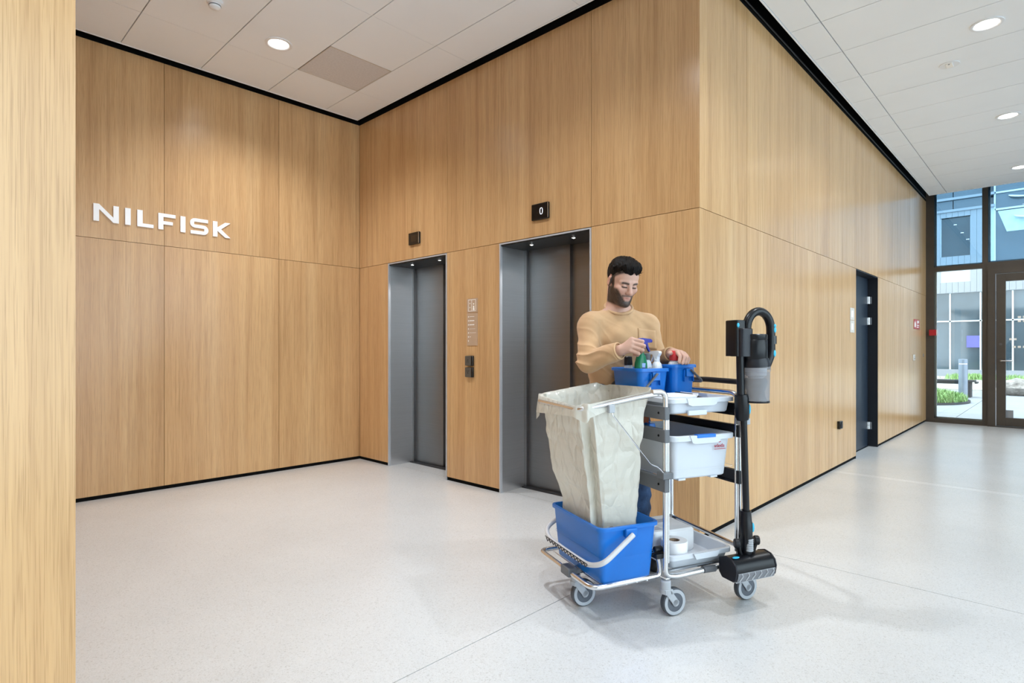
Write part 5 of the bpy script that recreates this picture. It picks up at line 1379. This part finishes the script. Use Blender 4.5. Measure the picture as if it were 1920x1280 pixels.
# hair: cropped sides, longer tousled top
Hf = Field([c - 0.17 for c in HC], [c + 0.19 for c in HC], 0.0026)
def hh_(c, r, k, sub=False): Hf.ell(hp(*c), [v*S for v in r], k, HR, sub)
hh_((0, 0.028, 0.050), (0.0815, 0.100, 0.092), 0.01)
hh_((0, 0.000, 0.088), (0.084, 0.100, 0.066), 0.02)
hh_((0, -0.055, 0.108), (0.064, 0.040, 0.036), 0.02)
sl, X, Y, Z = Hf.win(Hf.lo, Hf.lo + Hf.h*(Hf.n - 1))
px, py, pz = X - HC[0], Y - HC[1], Z - HC[2]
lx, ly, lz = [(Hi[i][0]*px + Hi[i][1]*py + Hi[i][2]*pz)/S for i in range(3)]
cutp = (0.003 - 0.74*ly) - lz
fringe = 0.010*np.sin(lx*90 + 1) + 0.006*np.sin(lx*170)
cut = np.where(ly < -0.035, (0.066 + fringe + 0.35*np.abs(lx) - 0.28*(np.abs(lx) > 0.055)*(np.abs(lx) - 0.055)*8) - lz, cutp)*S*0.8
ear = np.sqrt(((np.abs(lx) - 0.082)/1.2)**2 + (ly - 0.012)**2 + ((lz - 0.0)/1.3)**2)*S - 0.031
tex = 0.0035*wob((lx, ly, lz), (160, 120, 90), 11, 6) + 0.0025*wob((lx, ly, lz), (320, 200, 160), 12, 6)
top_w = np.clip((lz - 0.03)/0.05, 0.15, 1.0)
Hf.D = np.maximum(np.maximum(Hf.D + (tex*top_w).astype(np.float32), cut.astype(np.float32)), -ear.astype(np.float32))
V, F = Hf.surf()
def hair_mat():
    t = NT('hair')
    n = t.noise(t.coords((120, 120, 60)), 1.0, 4, 0.65)
    t.link(t.ramp(n, [(0.3, (0.003, 0.0025, 0.002, 1)), (0.7, (0.012, 0.009, 0.008, 1))]), t.b.inputs['Base Color'])
    t.set(Roughness=0.5); t.b.inputs['Specular IOR Level'].default_value = 0.10; t.bump(n, 0.5, 0.006)
    return t.m
M['hair'] = hair_mat()
hair = field_obj('hair', V, F, M['hair'], man, OFF, None, 1)
tag(hair, 'short dark tousled hair')
rng = np.random.RandomState(21); sm_ = MB()
for k in range(520):
    u = rng.uniform(-1, 1); w = rng.uniform(-1, 1)
    if u*u + w*w > 1: continue
    bx_, by_ = 0.076*u, 0.092*w - 0.004
    zt = 0.050 + 0.100*math.sqrt(max(0.02, 1 - u*u*0.95 - w*w*0.9))
    p0 = Vector((bx_, by_, zt - 0.012))
    d = Vector((u*0.5 + rng.normal(0, 0.35), w*0.5 - 0.35 + rng.normal(0, 0.35), 0.55)).normalized()
    ln = rng.uniform(0.016, 0.030); b2_ = Vector((rng.normal(0, 0.006), -0.006, -0.002))
    pts = [Vector(hp(*(p0 + d*ln*t + b2_*t*t))) for t in (0, 0.5, 1)]
    sm_.tube(pts, [0.0013, 0.0010, 0.0003], 4)
tag(sm_.build('hair_strands', M['hair'], hair, smooth=80), kind='stuff')

# shirt
def cloth_mat(name, col, scale=900):
    t = NT(name)
    n = t.noise(t.coords(), 14, 3)
    t.link(t.ramp(n, [(0.3, tuple(c*0.94 for c in col[:3]) + (1,)), (0.7, tuple(c*1.05 for c in col[:3]) + (1,))]), t.b.inputs['Base Color'])
    t.set(Roughness=0.9); t.b.inputs['Sheen Weight'].default_value = 0.15
    t.bump(t.noise(t.coords(), scale, 2), 0.12, 0.001)
    return t.m
M['shirt'] = cloth_mat('tan_cotton', srgb(196, 158, 118))
Sf = Field((0.29, 2.84, 0.80), (0.95, 3.50, 1.50), 0.0036)
Sf.ell((0.597, 3.222, 1.27), (0.182, 0.122, 0.165), 0.02, TR)
Sf.ell((0.602, 3.265, 1.09), (0.172, 0.132, 0.20), 0.06, TR)
Sf.ell((0.610, 3.30, 0.94), (0.178, 0.135, 0.13), 0.06, TR)
Sf.cone((shR[0], shR[1], shR[2] - 0.004), (shL[0], shL[1], shL[2] - 0.004), 0.064, 0.064, 0.03)
for sh in (shR, shL): Sf.cone((0.588, 3.206, 1.418), sh, 0.055, 0.050, 0.04)
cfR = tuple(np.array(elR) + (np.array(wrR) - elR)*0.90); cfL = tuple(np.array(elL) + (np.array(wrL) - elL)*0.86)
for sh, el, cf, r3 in ((shR, elR, cfR, 0.046), (shL, elL, cfL, 0.040)):
    Sf.cone(sh, el, 0.066, 0.056, 0.03); Sf.cone(el, cf, 0.056, r3, 0.02)
sl, X, Y, Z = Sf.win(Sf.lo, Sf.lo + Sf.h*(Sf.n - 1))
PP = (X, Y, Z)
wr1 = wob(PP, (14, 14, 14), 31, 5); wr2 = wob((X + 0.02*wr1, Y, Z + 0.02*wr1), (30, 30, 55), 32, 6)
def around(p, r): return np.exp(-((X - p[0])**2 + (Y - p[1])**2 + (Z - p[2])**2)/r**2)
elb = np.maximum(around(elR, 0.11), around(elL, 0.10)); arm = np.maximum(around(tuple((np.array(shR) + elR)/2), 0.12), around(tuple((np.array(elR) + wrR)/2), 0.10))
fold = (2*np.abs(np.sin((Z*0.75 + X*0.5 + Y*0.2)*58 + 2.6*wr1))**0.7 - 1)*(0.6 + 0.5*wr2)
low = np.clip((1.16 - Z)/0.15, 0, 1)
Sf.D += (0.0034*wr1 + 0.0042*wr2 + 0.0085*elb*fold + 0.0055*arm*fold + low*0.0050*(2*np.abs(np.sin((X*0.55 + Z)*26 + 1.8*wr1))**0.6 - 1)).astype(np.float32)
# arm pit creases, hem and open ends
Sf.cone((shR[0] + 0.050, shR[1] - 0.072, shR[2] + 0.02), (shR[0] + 0.046, shR[1] - 0.105, shR[2] - 0.14), 0.008, 0.012, 0.014, True)
Sf.cone((0.5895, 3.199, 1.400), (0.5905, 3.190, 1.430), 0.0765, 0.0735, 0.012)
Sf.cone(hp(0, 0.045, -0.03), (0.5895, 3.200, 1.400), 0.058, 0.0665, 0.003, True)
nk = ((X - 0.592)**2 + (Y - 3.19)**2) < 0.098**2
Sf.D = np.where(nk & (Z > 1.36), np.maximum(Sf.D, ((Z - 1.414 - 0.56*(Y - 3.115))*0.87).astype(np.float32)), Sf.D)
for cf, wr in ((cfR, wrR), (cfL, wrL)):
    d = np.array(wr) - np.array(cf); d = d/np.linalg.norm(d); o = np.array(cf) + d*0.012
    pl = (X - o[0])*d[0] + (Y - o[1])*d[1] + (Z - o[2])*d[2]
    nearw = ((X - o[0])**2 + (Y - o[1])**2 + (Z - o[2])**2) < 0.09**2
    Sf.D = np.where(nearw, np.maximum(Sf.D, pl.astype(np.float32)), Sf.D)
Sf.D = np.maximum(Sf.D, (0.845 - Z).astype(np.float32))
V, F = Sf.surf()
shirt = field_obj('shirt', V, F, M['shirt'], man, OFF, None, 1)
tag(shirt, 'tan long-sleeved cotton shirt with chest pocket')
# collar rib, cuffs, pocket
ring = []
for k in range(48):
    a = 2*PI*k/48; yc = 3.194 + 0.0735*math.sin(a)
    ring.append((0.592 + 0.0735*math.cos(a), yc, 1.408 + 0.56*(yc - 3.115)))
MB().tube(ring, 0.0085, 10, closed=True).build('collar', M['shirt'], shirt)
for cf, wr, rr_ in ((cfR, wrR, 0.043), (cfL, wrL, 0.037)):
    d = (Vector(wr) - Vector(cf)).normalized(); o = Vector(cf) + d*0.006
    MB().lathe([(rr_ - 0.004, 0.012), (rr_ + 0.003, 0.010), (rr_ + 0.004, -0.016), (rr_ - 0.002, -0.020)], o, d, 28, (False, False)).build('cuff', M['shirt'], shirt)
from mathutils.bvhtree import BVHTree
bvh = BVHTree.FromPolygons([tuple(v) for v in V], [tuple(f) for f in F])
pk_ = MB(); nu, nv = 9, 9; grid = []
for j in range(nv + 1):
    for i in range(nu + 1):
        p = Vector((0.686 + 0.105*i/nu, 2.6, 1.335 - 0.105*j/nv - 0.012*i/nu))
        h = bvh.ray_cast(p, Vector((0, 1, 0)))[0]
        grid.append((p.x, (h.y if h else 3.1) - 0.0035, p.z))
idx_ = lambda i, j: j*(nu + 1) + i
pk_.add(grid, [(idx_(i, j), idx_(i+1, j), idx_(i+1, j+1), idx_(i, j+1)) for j in range(nv) for i in range(nu)])
po = pk_.build('chest_pocket', M['shirt'], shirt, smooth=80)
md = po.modifiers.new('thick', 'SOLIDIFY'); md.thickness = 0.002; md.offset = 0

# jeans and boots
def denim():
    t = NT('denim')
    n = t.noise(t.coords((1, 1, 0.5)), 22, 4, 0.6); f = t.noise(t.coords((500, 500, 120)), 1.0, 2)
    c = t.ramp(n, [(0.3, srgb(28, 42, 66)), (0.6, srgb(48, 72, 106)), (0.8, srgb(92, 122, 156))])
    t.link(c, t.b.inputs['Base Color']); t.set(Roughness=0.9); t.bump(f, 0.2, 0.001)
    return t.m
M['denim'] = denim()
Jf = Field((0.36, 3.08, 0.22), (0.88, 3.54, 1.02), 0.005)
Jf.ell((0.613, 3.31, 0.92), (0.166, 0.118, 0.11), 0.03, TR)
for hip, kn, an in (((0.525, 3.31, 0.90), (0.510, 3.27, 0.50), (0.506, 3.325, 0.20)), ((0.700, 3.33, 0.90), (0.725, 3.30, 0.50), (0.733, 3.345, 0.20))):
    Jf.cone(hip, kn, 0.098, 0.074, 0.04); Jf.cone(kn, an, 0.074, 0.062, 0.02)
sl, X, Y, Z = Jf.win(Jf.lo, Jf.lo + Jf.h*(Jf.n - 1))
w_ = wob((X, Y, Z), (20, 20, 20), 41)
Jf.D += (0.004*np.sin(Z*60 + 3*w_ + X*25) + 0.003*w_).astype(np.float32)
Jf.D = np.maximum(Jf.D, np.maximum(0.245 - Z, Z - 0.985).astype(np.float32))
V, F = Jf.surf(); tag(field_obj('jeans', V, F, M['denim'], man, OFF, None, 2), 'blue denim jeans')
M['boot'] = plain('black_leather', srgb(24, 23, 25), 0.45)
for an, tw in (((0.505, 3.335, 0.10), -0.03), ((0.735, 3.355, 0.10), 0.05)):
    Bf = Field((an[0] - 0.13, an[1] - 0.28, -0.002), (an[0] + 0.13, an[1] + 0.13, 0.30), 0.004)
    Bf.cone((an[0], an[1] - 0.01, 0.28), (an[0], an[1], 0.10), 0.056, 0.052, 0.02)
    Bf.cone((an[0], an[1] + 0.03, 0.045), (an[0] + tw, an[1] - 0.19, 0.036), 0.044, 0.042, 0.03)
    sl, X, Y, Z = Bf.win(Bf.lo, Bf.lo + Bf.h*(Bf.n - 1))
    Bf.D = np.maximum(Bf.D, np.maximum(0.004 - Z, Z - 0.265).astype(np.float32))
    V, F = Bf.surf(); field_obj('boot', V, F, M['boot'], man, OFF, None, 1)
